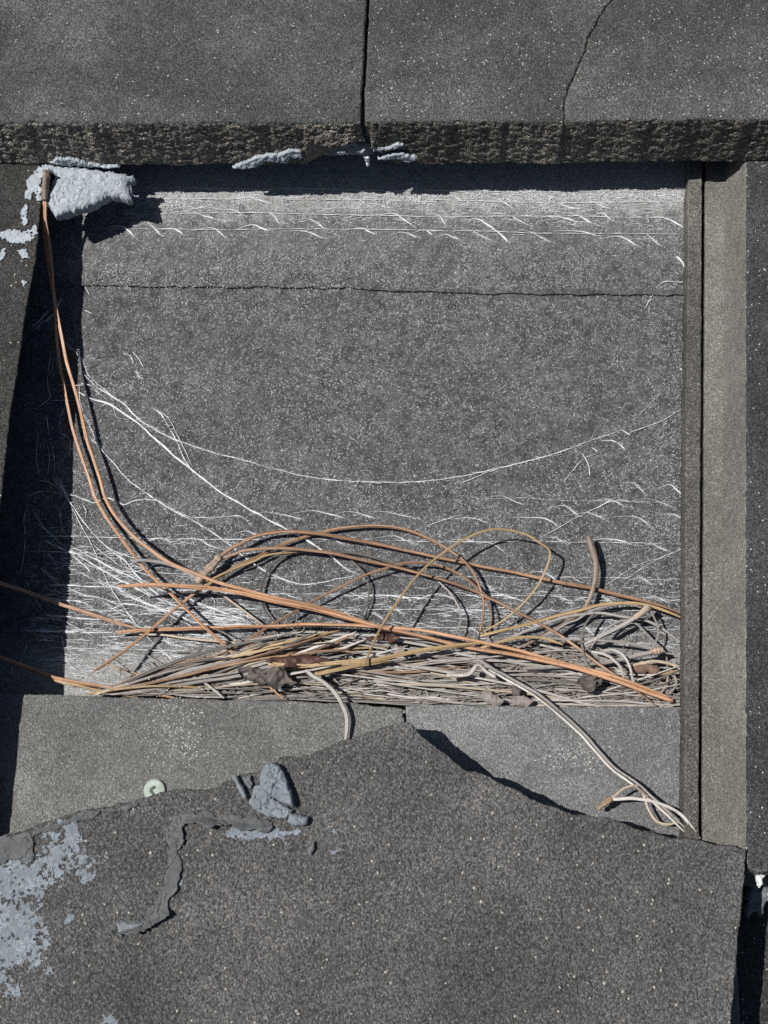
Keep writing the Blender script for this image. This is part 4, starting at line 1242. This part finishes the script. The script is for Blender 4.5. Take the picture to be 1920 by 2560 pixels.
needle(withz(px('B', [(425, 1100), (470, 1140), (540, 1180), (610, 1242), (660, 1322), (690, 1402), (692, 1480), (680, 1570)]), [(0, 22), (0.4, 25), (0.65, 26), (1, 25)]), 1.15, 'pale', "bleached needle hanging over the lower tile head towards the broken piece", n=70, group=G2)
needle(withz(px('A', [(1240, 1270), (1320, 1310), (1400, 1370), (1450, 1415)]), [(0, 14), (1, 22)]), 0.65, 'pale', "short pale needle in the left of the drift, slanting down", n=40)
gold2 = px('B', [(180, 1062), (300, 1068), (430, 1075), (560, 1062), (700, 1048), (860, 1040), (1000, 1010), (1150, 980), (1350, 950), (1600, 925)])
needle(withz(gold2, [(0, 20), (0.5, 21), (1, 18)]), 1.35, 'gold', "thick golden needle lying along the top of the drift", n=100)
gold3 = px('B', [(480, 1130), (560, 1115), (680, 1088), (800, 1066), (960, 1040)])
needle(withz(gold3, [(0, 21), (1, 20)]), 1.25, 'gold', "shorter golden needle below the thick golden one", n=60)
tw2 = needle_path(withz(px('C', [(-190, 1010), (-60, 1000), (-10, 950), (30, 985), (90, 1020)]), [(0, 22), (0.5, 23), (1, 22)]), 24)
V, F, UV = tube_data(tw2, 1.0 * (1 + 0.4 * vn(np.linspace(0, 8, 24), 6.4)), 9)
tag(mesh("twig", V, F, M['litter'], None, True, uvs=UV), "short knobbly grey twig on the drift at the start of the long needle", "twig")


# ---- the drift: weathered needles packed against the heads of the lower tiles
def prof(x):
    """upper limit of the drift, picture rows"""
    return np.interp(x, [200, 330, 430, 540, 640, 760, 900, 1050, 1200, 1330, 1450, 1560, 1640, 1720],
                     [1738, 1722, 1690, 1640, 1600, 1585, 1592, 1605, 1608, 1608, 1612, 1650, 1668, 1665])


def edge_row(x):
    return np.interp(x, [0, 430, 870, 1010, 1720], [1735, 1745, 1757, 1766, 1768])


drift_label = "weathered needle packed in the drift against the lower tiles"
drift_group = "weathered needles of the drift"
cnt = 0
for i in range(270):
    u = i / 270.0                                   # bottom layers first
    length = random.uniform(330, 900) if random.random() < 0.75 else random.uniform(150, 330)
    xc = random.uniform(300, 1680)
    x0, x1 = xc - length / 2, xc + length / 2
    x0, x1 = max(x0, 225 + random.uniform(0, 140)), min(x1, 1714)
    if x1 - x0 < 90:
        continue
    f = random.random() ** 0.75                     # 0 at the top of the drift, 1 at the tile
    ang = random.gauss(0.0, 0.09) + (0.03 if xc > 900 else -0.03)
    if random.random() < 0.25:
        ang += random.uniform(-0.28, 0.28)
    bow = random.uniform(-26, 20) * (length / 600.0)
    zb = 2.0 + 17.0 * u * (0.35 + 0.65 * f) + random.uniform(0, 2)
    wig = random.uniform(0, 50)
    pts = []
    for k in range(7):
        t = k / 6
        x = x0 + (x1 - x0) * t
        top_r, bot_r = prof(x), edge_row(x)
        y = top_r + (bot_r - top_r) * f + (x - xc) * ang + bow * (4 * (t - 0.5) ** 2 - 0.5) + 7 * float(vn(t * 3, wig))
        y = min(max(y, top_r - 6), bot_r - 3 - random.uniform(0, 4))
        pts.append((x, y, max(1.0, zb + 1.5 * float(vn(t * 2.5, wig + 8)))))
    if x0 < 480 and random.random() < 0.55:
        mat = random.choice(['gold', 'tan', 'grey', 'brown', 'dark', 'grey'])
    else:
        mat = random.choices(['grey', 'pale', 'tan', 'gold', 'dark'], [0.45, 0.35, 0.1, 0.03, 0.07] if u > 0.35 else [0.45, 0.05, 0.08, 0.02, 0.4])[0]  # lower layers picked darker, painting in the shade of the gaps
    r = random.uniform(0.36, 0.8)
    needle(pts, r, mat, drift_label, group=drift_group, n=max(14, int((x1 - x0) / 22)), groove=random.uniform(0.4, 0.7), wob=0.2)
    cnt += 1
# fan of needles climbing from the left tip of the drift
for i in range(34):
    xs = random.uniform(210, 520)
    ys = edge_row(xs) - random.uniform(2, 14) - 0.05 * (xs - 210)
    xe = xs + random.uniform(220, 620)
    ye = prof(xe) + random.uniform(-14, 70)
    bend = random.uniform(-28, 10)
    pts = []
    z0 = random.uniform(6, 14)
    for k in range(7):
        t = k / 6
        pts.append((xs + (xe - xs) * t, min(ys + (ye - ys) * t ** 1.1 + bend * math.sin(math.pi * t), edge_row(xs + (xe - xs) * t) - 4), z0 + 6 * math.sin(math.pi * t * 0.6) + 2 * float(vn(t * 2, i * 3.3))))
    needle(pts, random.uniform(0.6, 1.0), random.choice(['gold', 'tan', 'grey', 'grey', 'brown', 'dark', 'pale']), "needle in the fan climbing from the left tip of the drift", group="fan of needles at the left of the drift",
           n=40, wob=0.2)
# beyond those: countless thin broken lengths that fill the drift
V, F, UVS = [], [], []
base = 0
lr = random.Random(21)
for i in range(2600):
    x = lr.uniform(330, 1712)
    t_, b_ = float(prof(x)), float(edge_row(x))
    fr_ = lr.random() ** 0.8
    y = t_ + 8 + (b_ - 6 - t_ - 8) * fr_
    up = lr.random()
    c = at(x, y, 0.8 + (4 + 14 * fr_) * up)
    a_ = lr.gauss(0, 0.16) if lr.random() < 0.8 else lr.uniform(-1.2, 1.2)
    L = lr.uniform(3, 14) if lr.random() < 0.55 else lr.uniform(14, 42)
    d = np.array([math.cos(a_), math.sin(a_), lr.uniform(-0.06, 0.06)]) * L / 2
    bow_ = lr.uniform(-0.12, 0.12) * L
    q = np.array([-d[1], d[0], 0]) / max(np.linalg.norm(d[:2]), 1e-6) * bow_
    pts_ = np.array([c - d, c - d * 0.5 + q * 0.75, c + q, c + d * 0.5 + q * 0.75, c + d])
    lo_x, hi_x = at(250, y, 5)[0], at(1706, y, 5)[0]
    pts_[:, 0] = np.clip(pts_[:, 0], lo_x, hi_x)
    pts_[:, 1] = np.maximum(pts_[:, 1], at(x, b_ - 4, 10)[1])
    if np.linalg.norm(pts_[-1] - pts_[0]) < 1:
        continue
    v_, f_, uv_ = tube_data(pts_, np.array([0.6, 1, 1, 1, 0.6]) * lr.uniform(0.14, 0.38), 6, 0.4, lr.uniform(-1, 1))
    uv_[:, 1] += 5000 * lr.random()
    V.append(v_)
    UVS.append(uv_)
    F += [tuple(j + base for j in f) for f in f_]
    base += len(v_)
tag(mesh("needle_litter", np.vstack(V), F, M['litter'], None, True, uvs=np.vstack(UVS)), "thin broken grey needle litter filling the drift", "litter", kind="stuff")


# ================================================================== LEAVES, BARK, HUSKS
def leaf(pts_a, pts_b, curl, mat, label, z, name="dry_leaf", cat="leaf", seed=1, crumple=0.8, tip=0.15):
    """a dry leaf between two picture points; pts_b = half width in mm; edges curl up"""
    a_, b_ = at(*pts_a, z[0]), at(*pts_b, z[1])
    ax = b_ - a_
    L = np.linalg.norm(ax)
    ax = ax / L
    sd = np.cross([0, 0, 1], ax)
    sd /= np.linalg.norm(sd)
    nu, nv = 44, 17
    w = curl['w']
    V = []
    for s in (0, 1):
        for i in range(nu):
            t = i / (nu - 1)
            wd0 = w * (math.sin(math.pi * min(1, max(0.02, t))) ** 0.6)
            for j in range(nv):
                v = (j / (nv - 1)) * 2 - 1
                wd = wd0 * (1 + 0.6 * float(fbm(t * 4, seed + (3.3 if v > 0 else 0), 0, 3, seed)))
                th = curl['a'] * v
                off = math.sin(th) / max(curl['a'], 0.05) * wd
                rise = (1 - math.cos(th)) / max(curl['a'], 0.05) * wd * curl.get('up', 1.0)
                p = a_ + ax * L * t + sd * off + np.array([0, 0, rise])
                nn = crumple * (0.4 * fbm(p[0] / 4, p[1] / 4, t * 5, 2, seed) - 1.3 * abs(float(vn(p[0] / 5.5 + p[1] / 9, p[1] / 4.0 - p[0] / 14, 2, seed + 4))) + 0.4)
                p[2] += float(nn) + curl.get('arch', 0) * math.sin(math.pi * t) - s * 0.35
                V.append(p)
    F = []
    k = nu * nv
    for i in range(nu - 1):
        for j in range(nv - 1):
            q = (i * nv + j, (i + 1) * nv + j, (i + 1) * nv + j + 1, i * nv + j + 1)
            F.append(q)
            F.append(tuple(k + x for x in reversed(q)))
    rim = [i * nv for i in range(nu)] + [(nu - 1) * nv + j for j in range(1, nv)] + [i * nv + nv - 1 for i in range(nu - 2, -1, -1)] + [j for j in range(nv - 2, 0, -1)]
    for q0, q1 in zip(rim, rim[1:] + rim[:1]):
        F.append((q0, q1, k + q1, k + q0))
    o = mesh(name, V, F, M[mat], None, True)
    return tag(o, label, cat, "dry leaves caught in the drift" if cat == "leaf" else None)


def pt(crop, x, y):
    return px(crop, [(x, y)])[0]


leaf(pt('M', 400, 350), pt('M', 1010, 345), {'w': 3.6, 'a': 1.25, 'arch': 0.4}, 'leaf', "curled maroon leaf with rolled edges on top of the drift", (20, 20), seed=3, crumple=1.5)
leaf(pt('M', 130, 400), pt('M', 420, 540), {'w': 4.6, 'a': 1.0}, 'leaf_dark', "crumpled dark leaf at the left of the drift, under the hanging needle", (20, 22), seed=5, crumple=2.6)
leaf(pt('M', 330, 470), pt('M', 690, 560), {'w': 4.2, 'a': 1.0}, 'leaf_dark', "crumpled dark leaf just right of the hanging needle's end", (21, 22), seed=6, crumple=2.8)
leaf(pt('M', 1340, 140), pt('M', 1659, 130), {'w': 2.4, 'a': 1.2}, 'leaf', "small maroon leaf scrap behind the steep golden needle", (17, 17), seed=8, crumple=1.2)
leaf(pt('N', 900, 370), pt('N', 945, 500), {'w': 4.4, 'a': 0.9}, 'leaf_dark', "dark brown curled leaf right of the middle, below the thick orange needle", (22, 24), seed=9, crumple=1.8)
leaf(pt('N', 960, 400), pt('N', 1030, 440), {'w': 2.6, 'a': 1.3}, 'leaf_dark', "ragged dark scrap beside the curled brown leaf", (22, 22), seed=12, crumple=2.0)
leaf(pt('N', 120, 530), pt('N', 320, 560), {'w': 3.2, 'a': 1.3, 'up': -0.9, 'arch': 0.4}, 'pod', "pinkish grey husk at the lower tile edge, left of two", (23, 23), "husk", "husk", seed=14, crumple=0.7)
leaf(pt('N', 360, 560), pt('N', 540, 560), {'w': 2.8, 'a': 1.3, 'up': -0.9, 'arch': 0.4}, 'pod', "pinkish grey husk at the lower tile edge, right of two", (23, 23), "husk", "husk", seed=15, crumple=1.2)
leaf(pt('N', 385, 440), pt('N', 430, 520), {'w': 2.4, 'a': 1.4, 'up': -1}, 'leaf_dark', "small grey curl of leaf above the husks", (23, 25), seed=16, crumple=0.9)
leaf(pt('M', 1580, 240), pt('M', 1700, 250), {'w': 2, 'a': 0.9}, 'pod', "small tan husk scrap in the middle of the drift", (19, 19), "husk", "husk", seed=18, crumple=0.8)
o = lump("bark_chip", [px('N', [(1250, 290), (1330, 282), (1440, 295), (1468, 325), (1450, 365), (1340, 372), (1262, 360), (1245, 325)])], Plane(13.0), 2.6, 2.2, M['barkchip'], None, res=0.4, rag=0.7, namp=1.0, nscale=2.2, crack=1.0, crackscale=3.0, seed=91, under=2.0)
tag(o, "reddish brown bark chip among the needles near the channel", "bark")

# ================================================================== SPIDER WEB
web = empty("spider_web", tuple(at(600, 1400, 0.2)))
tag(web, "tattered white spider silk strung over the underlayment in the hole", "spider web")


def ribbon_tube(path, r, sides=4):
    V, F, _ = tube_data(path, r, sides)
    return V, F


def strand(pts, r=0.22, z=(1.2, 1.2), n=None, fuzz=True):
    p = [(a_[0], a_[1]) for a_ in pts]
    L = sum(math.hypot(p[i + 1][0] - p[i][0], p[i + 1][1] - p[i][1]) for i in range(len(p) - 1))
    n = n or max(10, int(L / 9))
    lift = 1.6 if max(q[1] for q in p) < 735 else 0.0
    path = needle_path(withz(p, [(0, 0.35 + 0.3 * z[0] + lift), (1, 0.35 + 0.3 * z[1] + lift)]), n)
    sd = random.random() * 90
    s = np.linspace(0, L / 40.0, n)
    r = r * (1.0 if r >= 0.26 else 0.82) + (0.04 if r < 0.17 else 0.0)
    path[:, 0] += 0.16 * vn(s * 2, sd)
    path[:, 1] += 0.25 * vn(s * 2, sd + 3)
    rad = r * (0.9 + (0.35 if r > 0.4 else 1.0) * vn(s * 3.0, sd + 7)) * np.minimum(1, 0.3 + np.minimum(np.linspace(0, 8, n), np.linspace(8, 0, n)))
    V, F = ribbon_tube(path, np.maximum(rad, 0.035), 5)
    mesh("strand", V, F, M['silk'], web, True)
    if fuzz and r > 0.17:
        main.append(path)
    return path


main = []
(strand(path_join(('D', [(430, 670), (530, 770), (570, 870), (700, 990), (800, 1060), (900, 1160), (980, 1215), (1100, 1280), (1250, 1335), (1400, 1382), (1600, 1432)]),
                             ('S', [(680, 1170), (760, 1190), (880, 1203), (1000, 1206), (1120, 1196), (1250, 1170), (1330, 1150), (1400, 1130), (1480, 1100), (1545, 1078)])), 0.24, (3, 2)))
(strand(path_join(('D', [(510, 985), (600, 1035), (700, 1060), (800, 1120), (900, 1190), (1000, 1285), (1150, 1415)]), ('A', [(1320, -5), (1400, 58), (1500, 122), (1659, 212)]),
                             ('B', [(200, 135), (310, 195), (400, 242), (500, 302), (600, 372), (680, 442), (760, 482)])), 0.5, (3, 2)))
(strand(px('D', [(530, 860), (640, 960), (800, 1060), (900, 1165), (1050, 1240)]), 0.3, (3, 2)))
(strand(px('D', [(1000, 1090), (1050, 1130), (1090, 1210), (1140, 1290), (1190, 1410), (1250, 1500)]), 0.26, (2, 2)))
(strand(path_join(('D', [(540, 1130), (570, 1180), (640, 1330), (740, 1450)]), ('A', [(830, 0), (900, 50), (1000, 122), (1130, 202), (1250, 262), (1380, 342), (1480, 412)]),
                             ('B', [(40, 380), (100, 420), (180, 470), (300, 522), (400, 546), (500, 540), (640, 510), (750, 490)])), 0.27, (3, 1.5)))
A_str = [
    ([(440, 90), (560, 132), (600, 150), (690, 116), (740, 130), (800, 160), (880, 132), (1020, 136), (1100, 182), (1200, 232), (1350, 246), (1480, 236), (1570, 236), (1630, 300)], 0.24),
    ([(380, 0), (430, 100), (470, 165), (560, 292), (640, 382), (740, 472), (830, 542), (880, 612), (950, 672)], 0.26),
    ([(450, 450), (560, 522), (680, 592), (780, 652), (850, 682), (1000, 770)], 0.3),
    ([(300, 400), (440, 462), (560, 492), (660, 532), (740, 582), (830, 622), (900, 652), (1000, 722), (1080, 782), (1130, 822)], 0.36),
    ([(460, 170), (520, 282), (600, 432), (660, 572), (720, 702), (800, 822), (880, 932), (960, 1022), (1050, 1112), (1180, 1196)], 0.2),
    ([(330, 682), (430, 682), (560, 690), (700, 692), (860, 682)], 0.3),
    ([(420, 690), (540, 742), (680, 772), (760, 802), (900, 812), (1000, 852), (1150, 830)], 0.24),
    ([(330, 780), (440, 782), (540, 792), (600, 830), (650, 855)], 0.3),
    ([(650, 855), (740, 832), (800, 802), (900, 812), (1000, 842), (1130, 852), (1300, 862), (1500, 882), (1659, 892)], 0.24),
    ([(240, 362), (440, 366), (700, 374), (780, 376), (1000, 380), (1300, 384), (1659, 388), (1900, 388)], 0.15),
    ([(440, 470), (520, 530), (590, 600)], 0.28), ([(160, 458), (440, 470), (860, 482)], 0.14),
    ([(310, 882), (420, 886), (560, 900), (700, 905), (840, 912), (900, 960)], 0.26),
    ([(150, 972), (420, 982), (560, 988), (740, 992)], 0.26), ([(740, 992), (900, 994), (1100, 1000)], 0.18),
    ([(310, 1087), (560, 1092), (900, 1100), (1200, 1104), (1430, 1106)], 0.15),
    ([(900, 380), (950, 415)], 0.2), ([(920, 400), (1050, 378), (1120, 402), (1180, 382), (1290, 386), (1350, 420), (1460, 460)], 0.24),
    ([(440, 560), (640, 660), (860, 770), (1080, 850), (1300, 900), (1659, 940)], 0.22), ([(640, 640), (860, 760), (1100, 850), (1400, 900), (1700, 930)], 0.22),
    ([(750, 690), (900, 780), (1050, 830)], 0.3), ([(900, 700), (1100, 800), (1300, 870), (1600, 915)], 0.24), ([(1000, 700), (1200, 760), (1450, 860), (1659, 930)], 0.26),
    ([(1150, 870), (1250, 920), (1400, 940), (1659, 935)], 0.36), ([(1200, 760), (1350, 830), (1500, 850), (1659, 905)], 0.24), ([(1300, 700), (1390, 780), (1390, 860), (1420, 960)], 0.2),
    ([(1090, 710), (1250, 718), (1420, 725), (1659, 760)], 0.22), ([(1240, 820), (1400, 830), (1659, 838)], 0.2),
    ([(400, 1000), (420, 1100), (450, 1190), (520, 1240), (590, 1255)], 0.15), ([(1040, 1010), (1110, 1070)], 0.22), ([(1100, 910), (1170, 1000)], 0.2),
    ([(540, 160), (560, 200), (550, 240)], 0.12), ([(980, 1040), (1080, 1130), (1150, 1210)], 0.2), ([(880, 450), (780, 500), (820, 570), (860, 600)], 0.14),
    # faint silk in the shadow
    ([(160, 125), (250, 75), (330, 75), (420, 100)], 0.14), ([(210, 195), (270, 290), (340, 370), (440, 440)], 0.13), ([(230, 270), (330, 350), (400, 420)], 0.13), ([(440, 130), (390, 200), (400, 300), (405, 350)], 0.12),
    ([(180, 160), (155, 260), (165, 380), (150, 520), (130, 620)], 0.1), ([(160, 640), (220, 760), (280, 850), (355, 915)], 0.1), ([(310, 470), (350, 520), (370, 530)], 0.12), ([(270, 580), (330, 630), (380, 680)], 0.16),
    ([(180, 1060), (150, 1130), (130, 1210), (115, 1280)], 0.1), ([(240, 0), (330, 20), (420, 110)], 0.14), ([(70, 1210), (85, 1260)], 0.1), ([(350, 0), (400, 60), (450, 150)], 0.16),
]
for pts, r in A_str:
    strand(px('A', pts), r, (random.uniform(0.6, 2.5), random.uniform(0.6, 2.0)))
D_str = [([(390, 375), (370, 440), (300, 520), (205, 585)], 0.16), ([(300, 465), (270, 510), (210, 558)], 0.16), ([(330, 745), (310, 850), (310, 960), (325, 1020), (250, 1080), (180, 1110), (150, 1145)], 0.1),
         ([(345, 760), (340, 830), (310, 880)], 0.1), ([(240, 1230), (245, 1300), (235, 1400), (255, 1520)], 0.14), ([(300, 1130), (310, 1210), (330, 1330), (355, 1450), (345, 1540)], 0.13),
         ([(310, 1330), (320, 1420), (310, 1520)], 0.1), ([(420, 1080), (390, 1160), (400, 1250), (450, 1290), (450, 1400)], 0.1), ([(550, 300), (580, 360)], 0.12), ([(550, 455), (600, 480)], 0.2),
         ([(380, 935), (520, 940), (600, 935)], 0.12), ([(330, 1040), (430, 1042), (520, 1045)], 0.12), ([(510, 930), (515, 980), (520, 1050), (540, 1120)], 0.12), ([(800, 735), (840, 745), (870, 800)], 0.2), ([(880, 850), (910, 895)], 0.22),
         ([(1075, 1140), (1140, 1160)], 0.18), ([(530, 925), (600, 950), (650, 1005)], 0.16), ([(590, 1290), (640, 1330), (650, 1360)], 0.16), ([(650, 1080), (720, 1055), (740, 1110), (760, 1150), (850, 1165)], 0.1)]
for pts, r in D_str:
    strand(px('D', pts), r, (random.uniform(0.6, 2.0), random.uniform(0.6, 1.6)))


fr_s = random.Random(77)
for k in range(15):
    xs_, ys_ = fr_s.uniform(120, 300), fr_s.uniform(1340, 1560)
    dx_ = fr_s.uniform(70, 330)
    sl = fr_s.choice((fr_s.uniform(0.35, 0.75), fr_s.uniform(-0.05, 0.12)))
    sag = fr_s.uniform(-12, 22)
    strand([(xs_ + dx_ * t, ys_ + dx_ * t * sl + sag * math.sin(math.pi * t)) for t in (0, 0.2, 0.4, 0.6, 0.8, 1.0)], fr_s.choice((0.08, 0.12, 0.18)), (1.0, 1.0))


def hook(x, y, L, drop, r):
    """a comma of silk: level, then drooping thick to the right"""
    k_ = random.uniform(0.3, 0.65)
    pts = [(x, y + random.uniform(-2, 8)), (x + L * k_, y - random.uniform(0, 5)), (x + L * (k_ + 0.7) / 1.7, y + drop * random.uniform(0.15, 0.4)), (x + L, y + drop)]
    path = needle_path([(a_, b_, 0.45 if y > 735 else 1.95) for a_, b_ in pts], 12)
    rad = np.interp(np.linspace(0, 1, 12), [0, 0.45, 0.8, 1], [0.04, r * 0.5, r, 0.05])
    path[:, 1] += 0.2 * vn(np.linspace(0, 5, 12), x)
    V, F = ribbon_tube(path, rad * random.uniform(0.7, 1.2), 5)
    mesh("strand", V, F, M['silk'], web, True)
    if r > 0.2:
        main.append(path[5:])


def row(y0, y1, x0, x1, line_r, gaps, r=0.3, drop=(10, 30), ln=(50, 130), dens=1.0):
    if line_r:
        strand([(x0 + (x1 - x0) * t, y0 + (y1 - y0) * t + 3.5 * float(vn(t * 9, y0))) for t in np.linspace(0, 1, 14)], line_r * 0.5, (1.0, 1.0), fuzz=False)
    x = x0 + random.uniform(0, gaps)
    while x < x1 - 60:
        L = random.uniform(*ln)
        if random.random() < dens:
            yy = y0 + (y1 - y0) * (x - x0) / (x1 - x0)
            hook(x, yy + random.choice((random.uniform(-4, 4), random.uniform(-16, 16))), min(L, x1 - x - 4), random.uniform(*drop), random.uniform(0.6, 1.1) * r)
        x += L * random.uniform(0.5, 1.4) + random.uniform(0, gaps) * random.choice((0.2, 1, 2.2))


row(470, 482, 330, 1718, 0.14, 200, 0.24, dens=0.3)
row(497, 508, 380, 1720, 0.26, 160, 0.42, dens=0.6)
row(533, 545, 400, 1720, 0.26, 60, 0.46)
row(570, 584, 250, 1720, 0.26, 40, 0.46)
row(1278, 1284, 620, 1712, 0.0, 20, 0.3, (8, 26), (70, 150))
row(1345, 1358, 560, 1712, 0.16, 30, 0.3, (8, 26), (60, 130))
row(1440, 1448, 1000, 1712, 0.14, 50, 0.3, (12, 28), (50, 100))
row(1484, 1492, 640, 1712, 0.2, 60, 0.28, (8, 22), (50, 110))
row(1522, 1528, 640, 1712, 0.2, 80, 0.28, (8, 20), (50, 110), 0.8)
row(1566, 1572, 900, 1712, 0.18, 120, 0.24, (8, 18), (50, 90), 0.7)
row(1608, 1612, 1500, 1712, 0.14, 120, 0.2, (8, 18), (50, 90), 0.7)
row(1215, 1222, 1540, 1712, 0.0, 20, 0.32, (14, 30), (50, 80))
row(1245, 1256, 1180, 1712, 0.12, 40, 0.28, (12, 28), (60, 110), 0.8)
for pts, r in (([(1120, 1160 + 60), (1250, 1170), (1330, 1150), (1400, 1130)], 0.1), ([(1410, 1205), (1450, 1155), (1470, 1140), (1490, 1135)], 0.12), ([(1455, 1132), (1470, 1160), (1475, 1190)], 0.2), ([(1505, 1100), (1540, 1105), (1563, 1125)], 0.28),
               ([(1478, 1118), (1495, 1128)], 0.2), ([(1554, 1072), (1576, 1088)], 0.2), ([(1560, 1088), (1620, 1065), (1660, 1050), (1712, 1015)], 0.1), ([(1600, 1035), (1630, 1005), (1665, 970)], 0.08),
               ([(1692, 640), (1705, 655), (1718, 676)], 0.4), ([(1640, 720), (1660, 705), (1690, 705), (1716, 706)], 0.18), ([(1612, 772), (1630, 740), (1640, 728)], 0.12), ([(1610, 735), (1608, 755), (1630, 748)], 0.12),
               ([(1700, 920), (1712, 935), (1719, 948)], 0.2), ([(330, 880), (345, 895), (360, 920)], 0.18), ([(390, 1020), (400, 1028), (420, 1045), (450, 1100), (480, 1165)], 0.2),
               ([(990, 1350), (1080, 1310), (1160, 1285)], 0.1), ([(1350, 1345), (1450, 1290), (1560, 1235)], 0.1), ([(1560, 1450), (1640, 1400), (1712, 1370)], 0.1), ([(1520, 1460), (1600, 1410), (1680, 1390)], 0.1),
               ([(1480, 1275), (1540, 1250), (1600, 1258)], 0.12), ([(1160, 1500), (1250, 1490), (1330, 1510)], 0.2), ([(880, 1500), (930, 1488), (1000, 1492), (1090, 1500)], 0.26), ([(1040, 1500), (1100, 1485), (1140, 1500)], 0.2)):
    strand(pts, r, (1.0, 1.0))

# fine silk: thousands of short curls and level fibres that nobody could count
V, F = [], []


def curl(cx, cy, L, ang, bend, w, z):
    p0 = at(cx, cy, z)
    pts = []
    a_ = ang
    q = p0.copy()
    pts.append(q.copy())
    for k in range(3):
        q = q + np.array([math.cos(a_), math.sin(a_), 0]) * L / 3
        a_ += bend
        pts.append(q.copy())
    b0 = len(V)
    for k in range(4):
        d = pts[min(k + 1, 3)] - pts[max(k - 1, 0)]
        nrm = np.array([-d[1], d[0], 0]) / max(np.linalg.norm(d[:2]), 1e-6) * w * (0.4 if k in (0, 3) else 1.0) / 2
        V.append(pts[k] + nrm)
        V.append(pts[k] - nrm)
    for k in range(3):
        F.append((b0 + 2 * k, b0 + 2 * k + 1, b0 + 2 * k + 3, b0 + 2 * k + 2))


rr_ = random.Random(5)
zone = 0
while zone < 40000:
    x, y = rr_.uniform(60, 1718), rr_.uniform(405, 1735)
    d = 0.42
    if y < 560:
        d = 1.6
    elif y < 720:
        d = 0.7
    elif y > 1230:
        d = 0.55
    d *= 0.55 + 0.9 * max(0, 0.5 + float(fbm(x / 90, y / 60, 0, 2, 4)))
    if x > 1620:
        d += 0.25
    if rr_.random() > d:
        continue
    zone += 1
    z = (1.6 if y < 722 else 0.15) + rr_.uniform(0, 0.25)
    L = (rr_.uniform(0.35, 1.0) if rr_.random() < 0.85 else rr_.uniform(0.9, 2.2)) * (1.5 if y < 560 else 1.0)
    curl(x, y, L, rr_.choice((rr_.uniform(-0.9, 0.2), rr_.uniform(-3.14, 3.14))), rr_.uniform(-1.3, 1.3), rr_.uniform(0.06, 0.16), z)
for k in range(4200):
    # level combed fibres low in the pocket and along the head
    if rr_.random() < 0.3:
        x, y = rr_.uniform(300, 1690), rr_.triangular(420, 600, 480)
        z = 1.7
    elif rr_.random() < 0.6:
        x, y = rr_.uniform(70, 620), rr_.triangular(1300, 1735, 1640)
        z = 0.3
    else:
        x, y = rr_.uniform(500, 1690), rr_.triangular(1430, 1640, 1560)
        z = 0.3
    if float(fbm(x / 70, y / 9, 0, 3, 9)) < 0.05:
        continue
    curl(x, y, rr_.uniform(1.5, 8), rr_.gauss(-0.02, 0.09), rr_.gauss(0, 0.12), rr_.uniform(0.08, 0.18), z + rr_.uniform(0, 0.6))
for k in range(2600):
    # fluff hanging along the line where the nose's shadow ends
    x, y = rr_.uniform(300, 1716), rr_.triangular(462, 530, 486)
    if float(fbm(x / 60, y / 20, 0.0, 2, 14)) < -0.25:
        continue
    curl(x, y, rr_.uniform(0.8, 3.2), rr_.uniform(-1.4, 0.5), rr_.uniform(-0.9, 0.9), rr_.uniform(0.08, 0.2), 1.7 + rr_.uniform(0, 1.0))
# frayed side hairs along the main strands
for path in main:
    for k in range(len(path)):
        for _ in range(6):
            p = path[k] + np.array([rr_.gauss(0, 0.5), rr_.gauss(0, 0.35), 0])
            b0 = len(V)
            a_ = rr_.uniform(-1.2, 0.6)
            L = rr_.uniform(0.4, 1.8)
            e = p + np.array([math.cos(a_) * L, math.sin(a_) * L, -0.3])
            w = rr_.uniform(0.04, 0.1)
            V += [p + [0, w, 0], p - [0, w, 0], e]
            F.append((b0, b0 + 1, b0 + 2))
o = mesh("fine_silk", V, F, M['silk'], web, False)
tag(o, "fine fuzz of torn silk on the underlayment", kind="stuff")
